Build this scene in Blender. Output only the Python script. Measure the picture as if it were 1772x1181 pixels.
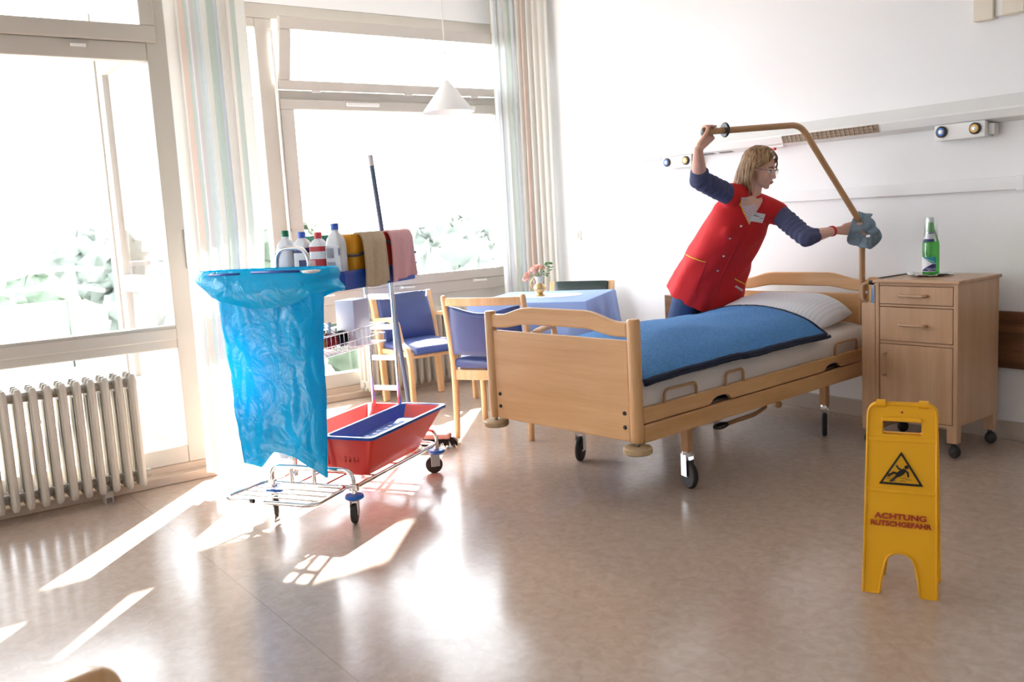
import bpy, bmesh, math, random
from mathutils import Vector, Matrix, noise
from mathutils.bvhtree import BVHTree
R = math.radians
PI = math.pi
random.seed(7)
for o in list(bpy.data.objects):
    bpy.data.objects.remove(o)
S = bpy.context.scene
C = S.collection

# ------------------------------------------------------------------ camera, world, sun, exposure
CAM_H = 1.27
YAW, PITCH, ROLL, FPX = 0.9457665, 0.13340589, -0.05571699, 1597.16
fw = Vector((-math.sin(YAW)*math.cos(PITCH), math.cos(YAW)*math.cos(PITCH), -math.sin(PITCH)))
r0 = Vector((math.cos(YAW), math.sin(YAW), 0)); u0 = r0.cross(fw)
rt = math.cos(ROLL)*r0 + math.sin(ROLL)*u0
up = math.cos(ROLL)*u0 - math.sin(ROLL)*r0
cam = bpy.data.objects.new('camera', bpy.data.cameras.new('camera'))
C.objects.link(cam)
m = Matrix((rt, up, -fw)).transposed().to_4x4()
m.translation = Vector((0, 0, CAM_H))
cam.matrix_world = m
cam.data.sensor_width = 36.0
cam.data.lens = FPX/1772*36
cam.data.clip_start = .05
cam.data.clip_end = 500
cam.data.dof.use_dof = True
cam.data.dof.focus_distance = 4.4
cam.data.dof.aperture_fstop = 4.0
S.camera = cam

W = bpy.data.worlds.new('sky'); S.world = W
W.use_nodes = True
bg = W.node_tree.nodes['Background']
bg.inputs['Color'].default_value = (.88, .94, 1.0, 1)
bg.inputs['Strength'].default_value = 7.5

sun = bpy.data.objects.new('sun_offscreen', bpy.data.lights.new('sun_offscreen', 'SUN'))
C.objects.link(sun)
sun.data.energy = 30.0
sun.data.color = (1.0, .97, .92)
sun.data.angle = R(.6)
sd = Vector((.74, -.672, -.615)).normalized()
sun.rotation_euler = sd.to_track_quat('-Z', 'Y').to_euler()
sun.location = (-9, 6, 8)

S.view_settings.view_transform = 'Standard'
S.view_settings.look = 'None'
S.view_settings.exposure = 0.66
S.view_settings.gamma = 1.0
S.view_settings.use_curve_mapping = False

# ------------------------------------------------------------------ materials
MATS = {}
def N(nt, t, **k):
    n = nt.nodes.new(t)
    for a, b in k.items(): setattr(n, a, b)
    return n
def base(name, rough=.5, metal=0, coat=0, spec=.5):
    mt = bpy.data.materials.new(name); mt.use_nodes = True
    nt = mt.node_tree; p = nt.nodes['Principled BSDF']
    p.inputs['Roughness'].default_value = rough; p.inputs['Metallic'].default_value = metal
    p.inputs['Coat Weight'].default_value = coat; p.inputs['Specular IOR Level'].default_value = spec
    MATS[name] = mt
    return mt, nt, p
def c4(c): return (c[0], c[1], c[2], 1)
def texco(nt, scale=(1, 1, 1), kind='Object'):
    tc = N(nt, 'ShaderNodeTexCoord'); mp = N(nt, 'ShaderNodeMapping'); mp.inputs['Scale'].default_value = scale
    nt.links.new(tc.outputs[kind], mp.inputs['Vector']); return mp.outputs['Vector']
def plain(name, col, rough=.5, metal=0, var=.08, scale=8, bump=0, bscale=60, coat=0, spec=.5, stretch=(1, 1, 1), sss=0):
    mt, nt, p = base(name, rough, metal, coat, spec)
    v = texco(nt, stretch)
    n = N(nt, 'ShaderNodeTexNoise'); n.inputs['Scale'].default_value = scale; n.inputs['Detail'].default_value = 4
    nt.links.new(v, n.inputs['Vector'])
    mx = N(nt, 'ShaderNodeMix', data_type='RGBA')
    mx.inputs['A'].default_value = c4([c*(1-var) for c in col]); mx.inputs['B'].default_value = c4([min(1, c*(1+var)) for c in col])
    nt.links.new(n.outputs['Fac'], mx.inputs['Factor']); nt.links.new(mx.outputs['Result'], p.inputs['Base Color'])
    if sss: p.inputs['Subsurface Weight'].default_value = sss; p.inputs['Subsurface Radius'].default_value = (.02, .008, .004)
    if bump:
        b = N(nt, 'ShaderNodeTexNoise'); b.inputs['Scale'].default_value = bscale; b.inputs['Detail'].default_value = 3
        nt.links.new(v, b.inputs['Vector'])
        bp = N(nt, 'ShaderNodeBump'); bp.inputs['Strength'].default_value = bump; bp.inputs['Distance'].default_value = .01
        nt.links.new(b.outputs['Fac'], bp.inputs['Height']); nt.links.new(bp.outputs['Normal'], p.inputs['Normal'])
    return mt
def wood(name, c1, c2, axis='x', rough=.38, scale=14, coat=.15, mixpos=(.3, .75)):
    mt, nt, p = base(name, rough, coat=coat)
    st = {'x': (.06, 1, 1), 'y': (1, .06, 1), 'z': (1, 1, .06)}[axis]
    v = texco(nt, st)
    n = N(nt, 'ShaderNodeTexNoise'); n.inputs['Scale'].default_value = scale; n.inputs['Detail'].default_value = 6; n.inputs['Distortion'].default_value = .6
    n2 = N(nt, 'ShaderNodeTexNoise'); n2.inputs['Scale'].default_value = scale*9; n2.inputs['Detail'].default_value = 2
    nt.links.new(v, n.inputs['Vector']); nt.links.new(v, n2.inputs['Vector'])
    ad = N(nt, 'ShaderNodeMath', operation='MULTIPLY_ADD'); ad.inputs[1].default_value = .35
    nt.links.new(n2.outputs['Fac'], ad.inputs[0]); nt.links.new(n.outputs['Fac'], ad.inputs[2])
    rp = N(nt, 'ShaderNodeValToRGB')
    rp.color_ramp.elements[0].position = mixpos[0]+.15; rp.color_ramp.elements[0].color = c4(c1)
    rp.color_ramp.elements[1].position = mixpos[1]+.15; rp.color_ramp.elements[1].color = c4(c2)
    nt.links.new(ad.outputs[0], rp.inputs['Fac']); nt.links.new(rp.outputs['Color'], p.inputs['Base Color'])
    return mt
def glassy(name, tint=(1, 1, 1), gloss=.08, rough=.02):
    mt = bpy.data.materials.new(name); mt.use_nodes = True; nt = mt.node_tree; nt.nodes.clear()
    out = N(nt, 'ShaderNodeOutputMaterial'); mx = N(nt, 'ShaderNodeMixShader')
    tr = N(nt, 'ShaderNodeBsdfTransparent'); tr.inputs['Color'].default_value = c4(tint)
    gl = N(nt, 'ShaderNodeBsdfGlossy'); gl.inputs['Roughness'].default_value = rough
    lw = N(nt, 'ShaderNodeLayerWeight'); lw.inputs['Blend'].default_value = .5       # symmetric for both sides of the sheet
    pw_ = N(nt, 'ShaderNodeMath', operation='POWER'); pw_.inputs[1].default_value = 4.0; nt.links.new(lw.outputs['Facing'], pw_.inputs[0])
    ns = N(nt, 'ShaderNodeTexNoise'); ns.inputs['Scale'].default_value = 2
    mb_ = N(nt, 'ShaderNodeMath', operation='MULTIPLY_ADD'); mb_.inputs[1].default_value = .45; nt.links.new(pw_.outputs[0], mb_.inputs[0])
    mu = N(nt, 'ShaderNodeMath', operation='MULTIPLY_ADD'); mu.inputs[1].default_value = gloss*.1; mu.inputs[2].default_value = gloss*.3
    nt.links.new(ns.outputs['Fac'], mu.inputs[0]); nt.links.new(mu.outputs[0], mb_.inputs[2]); mu = mb_
    nt.links.new(mu.outputs[0], mx.inputs[0]); nt.links.new(tr.outputs[0], mx.inputs[1]); nt.links.new(gl.outputs[0], mx.inputs[2])
    nt.links.new(mx.outputs[0], out.inputs[0]); MATS[name] = mt
    return mt

plain('wall', (.87, .865, .87), .75, var=.012, scale=1.2, bump=.05, bscale=90)
plain('ceiling', (.90, .90, .90), .8, var=.01, scale=1)
plain('frame_paint', (.53, .495, .445), .42, var=.05, scale=5, bump=.04, bscale=40)
plain('plinth_stone', (.56, .45, .36), .55, var=.14, scale=9)
plain('skirting', (.50, .43, .37), .45, var=.08, scale=6)
plain('radiator_paint', (.50, .46, .395), .4, var=.07, scale=12)
plain('bare_iron', (.16, .13, .11), .7, var=.3, scale=40)
plain('white_plastic', (.80, .79, .77), .35, var=.02)
plain('cream_plastic', (.78, .70, .58), .4, var=.03)
plain('lamp_white', (.85, .85, .84), .35, var=.01)
plain('chrome', (.78, .79, .80), .12, 1, var=.03)
plain('steel', (.55, .55, .54), .3, 1, var=.06)
plain('rubber', (.025, .025, .027), .55, var=.2)
plain('black_plastic', (.02, .02, .022), .38, var=.2)
plain('grey_plastic', (.12, .12, .14), .45, var=.1)
plain('white_card', (.75, .75, .79), .55, var=.04)
plain('red_plastic', (.80, .05, .04), .3, var=.08, scale=5)
plain('blue_plastic', (.012, .08, .40), .32, var=.08)
plain('bumper_blue', (.015, .13, .55), .4, var=.1)
plain('yellow_bucket', (.95, .42, .02), .35, var=.06)
plain('yellow_sign', (1.0, .50, .008), .42, var=.05, scale=4, bump=.02)
plain('sign_black', (.02, .018, .012), .5, var=.1)
plain('sign_red', (.45, .035, .012), .5, var=.1)
plain('bottle_plastic', (.80, .82, .84), .35, var=.02)
plain('label_white', (.78, .78, .80), .5, var=.04)
plain('label_grey', (.55, .57, .62), .5, var=.12, scale=120, stretch=(.15, .15, 1))
plain('label_navy', (.03, .035, .16), .5, var=.1)
plain('label_red', (.55, .04, .05), .5, var=.15, scale=90, stretch=(.2, .2, 1))
plain('label_teal', (.01, .28, .33), .5, var=.1)
plain('cap_green', (.0, .19, .10), .4, var=.1)
plain('cap_blue', (.05, .14, .62), .4, var=.1)
plain('cap_red', (.72, .06, .08), .4, var=.1)
plain('cloth_beige', (.60, .48, .32), .95, var=.12, scale=60, bump=.3, bscale=300)
plain('cloth_pink', (.85, .48, .49), .95, var=.1, scale=60, bump=.3, bscale=300)
plain('cloth_grey', (.23, .32, .39), .95, var=.2, scale=40, bump=.25, bscale=300)
plain('paper', (.82, .82, .83), .8, var=.02, bump=.1)
plain('leather_blue', (.045, .07, .21), .38, var=.12, scale=10, bump=.05, bscale=200)
plain('leather_dark', (.02, .035, .033), .35, var=.15, scale=10, bump=.05, bscale=200)
plain('tablecloth', (.30, .42, .76), .9, var=.06, scale=3, bump=.08, bscale=12)
plain('doily', (.82, .80, .84), .9, var=.05, scale=60, bump=.3, bscale=120)
plain('terry', (.080, .25, .56), 1.0, var=.38, scale=75, bump=1.0, bscale=110)
plain('navy_tape', (.012, .02, .05), .85, var=.2)
plain('sheet', (.72, .67, .63), .9, var=.04, scale=3, bump=.3, bscale=6)
plain('rod_brown', (.50, .285, .135), .42, var=.08)
plain('bumper_beige', (.50, .36, .20), .5, var=.05)
plain('jeans', (.035, .07, .17), .9, var=.3, scale=25, bump=.2, bscale=200)
plain('shirt_blue', (.075, .085, .17), .95, var=.12, scale=30, bump=.2, bscale=60)
plain('vest_red', (.60, .010, .014), .8, var=.10, scale=6, bump=.25, bscale=14)
plain('piping_yellow', (.85, .45, .04), .7, var=.05)
plain('thread_white', (.85, .80, .78), .7, var=.03)
plain('skin', (.76, .44, .33), .5, var=.07, scale=18, bump=.03, bscale=200, sss=.12)
plain('lips', (.48, .19, .16), .45, var=.05)
plain('eye_white', (.75, .72, .70), .3, var=.02)
plain('brow', (.13, .075, .04), .8, var=.1)
plain('shoe', (.6, .6, .6), .6, var=.1)
plain('bracelet', (.65, .02, .03), .45, var=.1)
plain('rose', (.92, .47, .37), .7, var=.14, scale=30)
plain('leaf_green', (.06, .22, .04), .6, var=.4, scale=30)
plain('gilt', (.62, .45, .22), .25, .85, var=.12)
plain('pot_glaze', (.62, .60, .56), .3, var=.1)
plain('bristle', (.02, .017, .018), .9, var=.3, scale=60)
plain('broom_wood', (.55, .25, .20), .55, var=.1)
plain('pole_grey', (.10, .14, .22), .35, var=.1)
plain('duster_yellow', (.55, .36, .06), .95, var=.3, scale=50)
plain('duster_red', (.42, .05, .06), .95, var=.3, scale=50)
plain('outlet_blue', (.03, .16, .50), .4, var=.05)
plain('outlet_yellow', (.75, .42, .03), .4, var=.05)
plain('mesh_brown', (.42, .31, .215), .5, var=.1)
plain('lamp_dark', (.33, .25, .18), .6, var=.1)
plain('concrete', (.55, .55, .56), .85, var=.12, scale=3)
plain('rail_metal', (.36, .38, .40), .45, .2, var=.05)
plain('panel_white', (.80, .80, .80), .7, var=.03)
plain('bark', (.12, .09, .06), .9, var=.2)
plain('foliage', (.088, .118, .078), .95, var=.3, scale=1.2, bump=.5, bscale=2)
plain('foliage_pale', (.135, .155, .13), .95, var=.3, scale=1.2, bump=.5, bscale=2)
plain('meadow', (.15, .16, .14), .95, var=.2, scale=.05)
plain('house_white', (.72, .71, .69), .8, var=.04)
plain('roof_grey', (.20, .17, .16), .8, var=.1)
wood('beech', (.62, .335, .135), (.75, .455, .215), 'x')
wood('beech_z', (.62, .335, .135), (.75, .455, .215), 'z')
wood('beech_y', (.62, .335, .135), (.75, .455, .215), 'y')
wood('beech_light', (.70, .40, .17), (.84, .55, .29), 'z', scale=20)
wood('cabinet_wood', (.50, .295, .165), (.60, .38, .23), 'z', scale=20)
wood('cabinet_wood_x', (.50, .295, .165), (.60, .38, .23), 'x', scale=20)
wood('walnut', (.10, .04, .017), (.24, .11, .05), 'x', scale=22)
glassy('pane_glass')
glassy('drink_glass', (.94, .96, .96), .3)
glassy('green_glass', (.16, .66, .16), .3)
glassy('lens', (.93, .93, .93), .2)

# curtain: pleated cloth with pastel stripes (from the UV map), lets light through
def curtain_mat(name, seed, dim=1.0):
    mt = bpy.data.materials.new(name); mt.use_nodes = True; nt = mt.node_tree; nt.nodes.clear()
    out = N(nt, 'ShaderNodeOutputMaterial')
    uv = N(nt, 'ShaderNodeUVMap'); sp = N(nt, 'ShaderNodeSeparateXYZ'); nt.links.new(uv.outputs[0], sp.inputs[0])
    ml = N(nt, 'ShaderNodeMath', operation='MULTIPLY'); ml.inputs[1].default_value = 38; nt.links.new(sp.outputs['X'], ml.inputs[0])
    fr = N(nt, 'ShaderNodeMath', operation='FLOOR'); nt.links.new(ml.outputs[0], fr.inputs[0])
    wn = N(nt, 'ShaderNodeTexWhiteNoise', noise_dimensions='1D'); ad = N(nt, 'ShaderNodeMath', operation='ADD'); ad.inputs[1].default_value = seed
    nt.links.new(fr.outputs[0], ad.inputs[0]); nt.links.new(ad.outputs[0], wn.inputs['W'])
    rp = N(nt, 'ShaderNodeValToRGB'); rp.color_ramp.interpolation = 'CONSTANT'
    cols = [(0, (.80, .77, .71)), (.3, (.58, .64, .59)), (.45, (.80, .77, .72)), (.62, (.76, .60, .52)), (.74, (.66, .70, .75)), (.84, (.80, .76, .68)), (.93, (.62, .56, .56))]
    while len(rp.color_ramp.elements) < len(cols): rp.color_ramp.elements.new(.5)
    for e, (p, c) in zip(rp.color_ramp.elements, cols): e.position = p; e.color = c4([q*dim for q in c])
    nt.links.new(wn.outputs['Value'], rp.inputs['Fac'])
    d = N(nt, 'ShaderNodeBsdfDiffuse'); t = N(nt, 'ShaderNodeBsdfTranslucent'); mx = N(nt, 'ShaderNodeMixShader'); mx.inputs[0].default_value = .33
    for s in (d, t): nt.links.new(rp.outputs['Color'], s.inputs['Color'])
    nt.links.new(d.outputs[0], mx.inputs[1]); nt.links.new(t.outputs[0], mx.inputs[2]); nt.links.new(mx.outputs[0], out.inputs[0])
    MATS[name] = mt
curtain_mat('curtain_stripe', 3.0); curtain_mat('curtain_stripe_b', 11.0)

# pillow: damask weave stripes
mt, nt, p = base('pillowcase', .85)
v = texco(nt); w = N(nt, 'ShaderNodeTexWave'); w.inputs['Scale'].default_value = 14; w.inputs['Distortion'].default_value = .6
nt.links.new(v, w.inputs['Vector']); mx = N(nt, 'ShaderNodeMix', data_type='RGBA'); mx.inputs['A'].default_value = (.72, .74, .80, 1); mx.inputs['B'].default_value = (.82, .84, .88, 1)
nt.links.new(w.outputs['Fac'], mx.inputs['Factor']); nt.links.new(mx.outputs['Result'], p.inputs['Base Color'])

# dotted white blouse facing
mt, nt, p = base('blouse_check', .9)
v = texco(nt); k = N(nt, 'ShaderNodeTexChecker'); k.inputs['Scale'].default_value = 190; k.inputs['Color1'].default_value = (.80, .74, .75, 1); k.inputs['Color2'].default_value = (.66, .38, .42, 1)
nt.links.new(v, k.inputs['Vector']); nt.links.new(k.outputs['Color'], p.inputs['Base Color'])

# hair: streaked dark blonde
mt, nt, p = base('hair', .42, spec=.4)
v = texco(nt, (1, 1, .12)); n = N(nt, 'ShaderNodeTexNoise'); n.inputs['Scale'].default_value = 75; n.inputs['Detail'].default_value = 3
nt.links.new(v, n.inputs['Vector']); rp = N(nt, 'ShaderNodeValToRGB')
rp.color_ramp.elements[0].position = .32; rp.color_ramp.elements[0].color = (.12, .055, .024, 1)
rp.color_ramp.elements[1].position = .72; rp.color_ramp.elements[1].color = (.56, .36, .19, 1)
nt.links.new(n.outputs['Fac'], rp.inputs['Fac']); nt.links.new(rp.outputs['Color'], p.inputs['Base Color'])

# blue refuse sack: thin glossy film, lets some light through
mt = bpy.data.materials.new('sack_film'); mt.use_nodes = True; nt = mt.node_tree; p = nt.nodes['Principled BSDF']; out = nt.nodes['Material Output']
p.inputs['Base Color'].default_value = (.0, .50, .86, 1); p.inputs['Roughness'].default_value = .17
v = texco(nt); n = N(nt, 'ShaderNodeTexNoise'); n.inputs['Scale'].default_value = 7; n.inputs['Detail'].default_value = 4; n.inputs['Distortion'].default_value = 1.4
nt.links.new(v, n.inputs['Vector']); bp = N(nt, 'ShaderNodeBump'); bp.inputs['Strength'].default_value = .5; bp.inputs['Distance'].default_value = .03
nt.links.new(n.outputs['Fac'], bp.inputs['Height']); nt.links.new(bp.outputs['Normal'], p.inputs['Normal'])
tl = N(nt, 'ShaderNodeBsdfTranslucent'); tl.inputs['Color'].default_value = (.0, .47, .78, 1); mx = N(nt, 'ShaderNodeMixShader'); mx.inputs[0].default_value = .36
nt.links.new(p.outputs[0], mx.inputs[1]); nt.links.new(tl.outputs[0], mx.inputs[2]); nt.links.new(mx.outputs[0], out.inputs[0]); MATS['sack_film'] = mt

plain('clear_film', (.78, .78, .80), .25, var=.04, scale=12, bump=.6, bscale=25)

# linoleum: marbled beige-brown, waxed, with short pale flecks and two welded seams
mt, nt, p = base('linoleum', .16, spec=.55)
tc = N(nt, 'ShaderNodeTexCoord'); V = tc.outputs['Object']
n = N(nt, 'ShaderNodeTexNoise'); n.inputs['Scale'].default_value = 26; n.inputs['Detail'].default_value = 8; n.inputs['Distortion'].default_value = .8
nt.links.new(V, n.inputs['Vector'])
rp = N(nt, 'ShaderNodeValToRGB'); rp.color_ramp.elements[0].position = .3; rp.color_ramp.elements[0].color = (.44, .335, .265, 1); rp.color_ramp.elements[1].position = .7; rp.color_ramp.elements[1].color = (.52, .41, .335, 1)
nt.links.new(n.outputs['Fac'], rp.inputs['Fac'])
mp = N(nt, 'ShaderNodeMapping'); mp.inputs['Rotation'].default_value = (0, 0, .6); mp.inputs['Scale'].default_value = (14, 60, 1); nt.links.new(V, mp.inputs['Vector'])
n2 = N(nt, 'ShaderNodeTexNoise'); n2.inputs['Scale'].default_value = 2.2; n2.inputs['Detail'].default_value = 2; n2.inputs['Distortion'].default_value = 2.0; nt.links.new(mp.outputs[0], n2.inputs['Vector'])
fl = N(nt, 'ShaderNodeMapRange'); fl.inputs['From Min'].default_value = .70; fl.inputs['From Max'].default_value = .76; fl.inputs['To Max'].default_value = .5; nt.links.new(n2.outputs['Fac'], fl.inputs['Value'])
mx = N(nt, 'ShaderNodeMix', data_type='RGBA'); mx.inputs['B'].default_value = (.70, .63, .56, 1)
nt.links.new(rp.outputs['Color'], mx.inputs['A']); nt.links.new(fl.outputs[0], mx.inputs['Factor'])
sp = N(nt, 'ShaderNodeSeparateXYZ'); nt.links.new(V, sp.inputs[0])
fac = None
for yy in (1.04, -.96):
    s = N(nt, 'ShaderNodeMath', operation='SUBTRACT'); s.inputs[1].default_value = yy; nt.links.new(sp.outputs['Y'], s.inputs[0])
    a = N(nt, 'ShaderNodeMath', operation='ABSOLUTE'); nt.links.new(s.outputs[0], a.inputs[0])
    l = N(nt, 'ShaderNodeMath', operation='LESS_THAN'); l.inputs[1].default_value = .002; nt.links.new(a.outputs[0], l.inputs[0])
    if fac is None: fac = l
    else:
        q = N(nt, 'ShaderNodeMath', operation='MAXIMUM'); nt.links.new(fac.outputs[0], q.inputs[0]); nt.links.new(l.outputs[0], q.inputs[1]); fac = q
mx2 = N(nt, 'ShaderNodeMix', data_type='RGBA'); mx2.inputs['B'].default_value = (.36, .28, .23, 1)
nt.links.new(mx.outputs['Result'], mx2.inputs['A']); nt.links.new(fac.outputs[0], mx2.inputs['Factor']); nt.links.new(mx2.outputs['Result'], p.inputs['Base Color'])
n3 = N(nt, 'ShaderNodeTexNoise'); n3.inputs['Scale'].default_value = 3.2; n3.inputs['Detail'].default_value = 3; nt.links.new(V, n3.inputs['Vector'])
bp = N(nt, 'ShaderNodeBump'); bp.inputs['Strength'].default_value = .10; bp.inputs['Distance'].default_value = .02; nt.links.new(n3.outputs['Fac'], bp.inputs['Height']); nt.links.new(bp.outputs['Normal'], p.inputs['Normal'])
n4 = N(nt, 'ShaderNodeTexNoise'); n4.inputs['Scale'].default_value = 1.6; n4.inputs['Detail'].default_value = 5; nt.links.new(V, n4.inputs['Vector'])
rr = N(nt, 'ShaderNodeMapRange'); rr.inputs['To Min'].default_value = .12; rr.inputs['To Max'].default_value = .27; nt.links.new(n4.outputs['Fac'], rr.inputs['Value']); nt.links.new(rr.outputs[0], p.inputs['Roughness'])

# ------------------------------------------------------------------ mesh helpers
class MB:
    def __init__(s): s.v = []; s.f = []; s.uv = None
    def add(s, vs, fs, M=None):
        k = len(s.v)
        s.v += [tuple(M @ Vector(q)) if M is not None else tuple(q) for q in vs]
        s.f += [tuple(i+k for i in f) for f in fs]
        return s
    def box(s, x0, x1, y0, y1, z0, z1, M=None):
        return s.add([(x0, y0, z0), (x1, y0, z0), (x1, y1, z0), (x0, y1, z0), (x0, y0, z1), (x1, y0, z1), (x1, y1, z1), (x0, y1, z1)],
                     [(0, 3, 2, 1), (4, 5, 6, 7), (0, 1, 5, 4), (1, 2, 6, 5), (2, 3, 7, 6), (3, 0, 4, 7)], M)
    def prism(s, poly, a, b, plane='xy', M=None):
        f = {'xy': lambda p, h: (p[0], p[1], h), 'xz': lambda p, h: (p[0], h, p[1]), 'yz': lambda p, h: (h, p[0], p[1])}[plane]
        n = len(poly)
        vs = [f(p, a) for p in poly]+[f(p, b) for p in poly]
        fs = [tuple(range(n-1, -1, -1)), tuple(range(n, 2*n))]+[(i, (i+1) % n, n+(i+1) % n, n+i) for i in range(n)]
        return s.add(vs, fs, M)
    def rings(s, rings, cap0=True, cap1=True, closed=False, M=None):
        n = len(rings[0]); vs = [q for r in rings for q in r]; fs = []
        K = len(rings)
        for k in range(K-1 if not closed else K):
            a = k*n; b = ((k+1) % K)*n
            for i in range(n): fs.append((a+i, a+(i+1) % n, b+(i+1) % n, b+i))
        if not closed:
            if cap0: fs.append(tuple(range(n-1, -1, -1)))
            if cap1: fs.append(tuple(range((K-1)*n, K*n)))
        return s.add(vs, fs, M)
    def tube(s, path, r, n=10, closed=False, M=None, sx=1.0):
        P = [Vector(q) for q in path]; K = len(P)
        rr = r if isinstance(r, (list, tuple)) else [r]*K
        rings = []; prev = None
        for i in range(K):
            if closed: t = P[(i+1) % K]-P[i-1]
            else: t = P[min(i+1, K-1)]-P[max(i-1, 0)]
            t.normalize()
            if prev is None:
                a = Vector((0, 0, 1)) if abs(t.z) < .9 else Vector((1, 0, 0))
                e = t.cross(a).normalized()
            else:
                e = (prev-t*prev.dot(t)).normalized()
            prev = e; g = t.cross(e)
            rings.append([P[i]+(e*math.cos(2*PI*j/n)*sx+g*math.sin(2*PI*j/n))*rr[i] for j in range(n)])
        return s.rings(rings, closed=closed, M=M)
    def lathe(s, prof, n=20, M=None, a0=0, a1=2*PI):
        full = abs(a1-a0-2*PI) < 1e-6
        cols = n if full else n+1
        vs = []; fs = []; K = len(prof)
        for j in range(cols):
            a = a0+(a1-a0)*j/n
            vs += [(r*math.cos(a), r*math.sin(a), z) for r, z in prof]
        for j in range(n):
            p = j*K; q = ((j+1) % cols)*K
            for i in range(K-1): fs.append((p+i, q+i, q+i+1, p+i+1))
        if full:
            if prof[0][0] > 1e-5: fs.append(tuple(j*K for j in range(n-1, -1, -1)))
            if prof[-1][0] > 1e-5: fs.append(tuple(j*K+K-1 for j in range(n)))
        return s.add(vs, fs, M)
    def grid(s, fn, nu, nv, M=None, uvs=False):
        vs = [fn(i/nu, j/nv) for j in range(nv+1) for i in range(nu+1)]
        fs = [(j*(nu+1)+i, j*(nu+1)+i+1, (j+1)*(nu+1)+i+1, (j+1)*(nu+1)+i) for j in range(nv) for i in range(nu)]
        if uvs: s.uv = [(i/nu, j/nv) for j in range(nv+1) for i in range(nu+1)]
        return s.add(vs, fs, M)
    def sphere(s, c, r, nu=14, nv=9, M=None):
        if not isinstance(r, (tuple, list)): r = (r, r, r)
        prof = []
        vs = [(c[0], c[1], c[2]-r[2])]
        for j in range(1, nv):
            t = -PI/2+PI*j/nv
            vs += [(c[0]+r[0]*math.cos(t)*math.cos(2*PI*i/nu), c[1]+r[1]*math.cos(t)*math.sin(2*PI*i/nu), c[2]+r[2]*math.sin(t)) for i in range(nu)]
        vs.append((c[0], c[1], c[2]+r[2])); fs = []
        for i in range(nu):
            fs.append((0, 1+(i+1) % nu, 1+i)); e = 1+(nv-2)*nu
            fs.append((e+i, e+(i+1) % nu, len(vs)-1))
            for j in range(nv-2):
                a = 1+j*nu; fs.append((a+i, a+(i+1) % nu, a+nu+(i+1) % nu, a+nu+i))
        return s.add(vs, fs, M)
    def cap(s, a, b, ra, rb, n=14, M=None):
        a = Vector(a); b = Vector(b); t = (b-a); L = t.length; t.normalize()
        e = t.cross(Vector((0, 0, 1)) if abs(t.z) < .9 else Vector((1, 0, 0))).normalized(); g = t.cross(e)
        rings = []
        for k in range(1, 6):
            q = PI/2*(k/5-1); rings.append((a+t*ra*math.sin(q), ra*math.cos(q)))
        for k in range(0, 5):
            q = PI/2*k/5; rings.append((b+t*rb*math.sin(q), rb*math.cos(q)))
        return s.rings([[c+(e*math.cos(2*PI*j/n)+g*math.sin(2*PI*j/n))*r for j in range(n)] for c, r in rings], M=M)
    def build(s, name, mat, parent=None, smooth=False, bevel=0, seg=2, loc=None):
        me = bpy.data.meshes.new(name); me.from_pydata(s.v, [], s.f)
        bm = bmesh.new(); bm.from_mesh(me); bmesh.ops.recalc_face_normals(bm, faces=bm.faces); bm.to_mesh(me); bm.free()
        if s.uv:
            l = me.uv_layers.new(name='UVMap')
            for lp in me.loops: l.data[lp.index].uv = s.uv[lp.vertex_index]
        o = bpy.data.objects.new(name, me); C.objects.link(o)
        if mat: me.materials.append(MATS[mat])
        if parent is not None: o.parent = parent
        if loc: o.location = loc
        if smooth:
            me.shade_smooth()
            if smooth == 'auto': me.set_sharp_from_angle(angle=R(38))
        if bevel:
            b = o.modifiers.new('bevel', 'BEVEL'); b.width = bevel; b.segments = seg; b.limit_method = 'ANGLE'; b.angle_limit = R(40)
        return o
def T(x, y, z): return Matrix.Translation((x, y, z))
def Rx(d): return Matrix.Rotation(R(d), 4, 'X')
def Ry(d): return Matrix.Rotation(R(d), 4, 'Y')
def Rz(d): return Matrix.Rotation(R(d), 4, 'Z')
def frame(o, xa, za):
    z = Vector(za).normalized(); x = Vector(xa); x = (x-z*x.dot(z)).normalized(); y = z.cross(x)
    M = Matrix((x, y, z)).transposed().to_4x4(); M.translation = Vector(o); return M
def fillet(path, r, seg=5, closed=False):
    P = [Vector(q) for q in path]; out = []; K = len(P)
    for i in range(K):
        if not closed and i in (0, K-1): out.append(P[i]); continue
        a = P[i-1]-P[i]; b = P[(i+1) % K]-P[i]; la, lb = a.length, b.length; a.normalize(); b.normalize()
        ang = a.angle(b); d = min(r/math.tan(ang/2) if ang < PI-1e-3 else 0, la*.49, lb*.49)
        if d < 1e-5: out.append(P[i]); continue
        p, q = P[i]+a*d, P[i]+b*d
        for k in range(seg+1):
            t = k/seg; out.append(p*(1-t)**2+P[i]*2*t*(1-t)+q*t*t)
    return out
def rrect(x0, x1, y0, y1, r, seg=4):
    out = []
    for cx, cy, a in ((x1-r, y1-r, 0), (x0+r, y1-r, 90), (x0+r, y0+r, 180), (x1-r, y0+r, 270)):
        for k in range(seg+1):
            t = R(a+90*k/seg); out.append((cx+r*math.cos(t), cy+r*math.sin(t)))
    return out
def thing(name, label, cat, loc=(0, 0, 0), rz=0, group=None):
    o = bpy.data.objects.new(name, None); C.objects.link(o); o.empty_display_size = .1
    o.location = loc; o.rotation_euler = (0, 0, R(rz)); tag(o, label, cat, group); return o
def tag(o, label, cat, group=None):
    o['label'] = label; o['category'] = cat
    if group: o['group'] = group
    return o
def struct(o, label=None):
    o['kind'] = 'structure'
    if label: o['label'] = label
    return o
def clone(o, parent=None, **k):
    c = o.copy(); C.objects.link(c)
    if parent is not None: c.parent = parent
    for a, b in k.items(): setattr(c, a, b)
    return c
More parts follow.
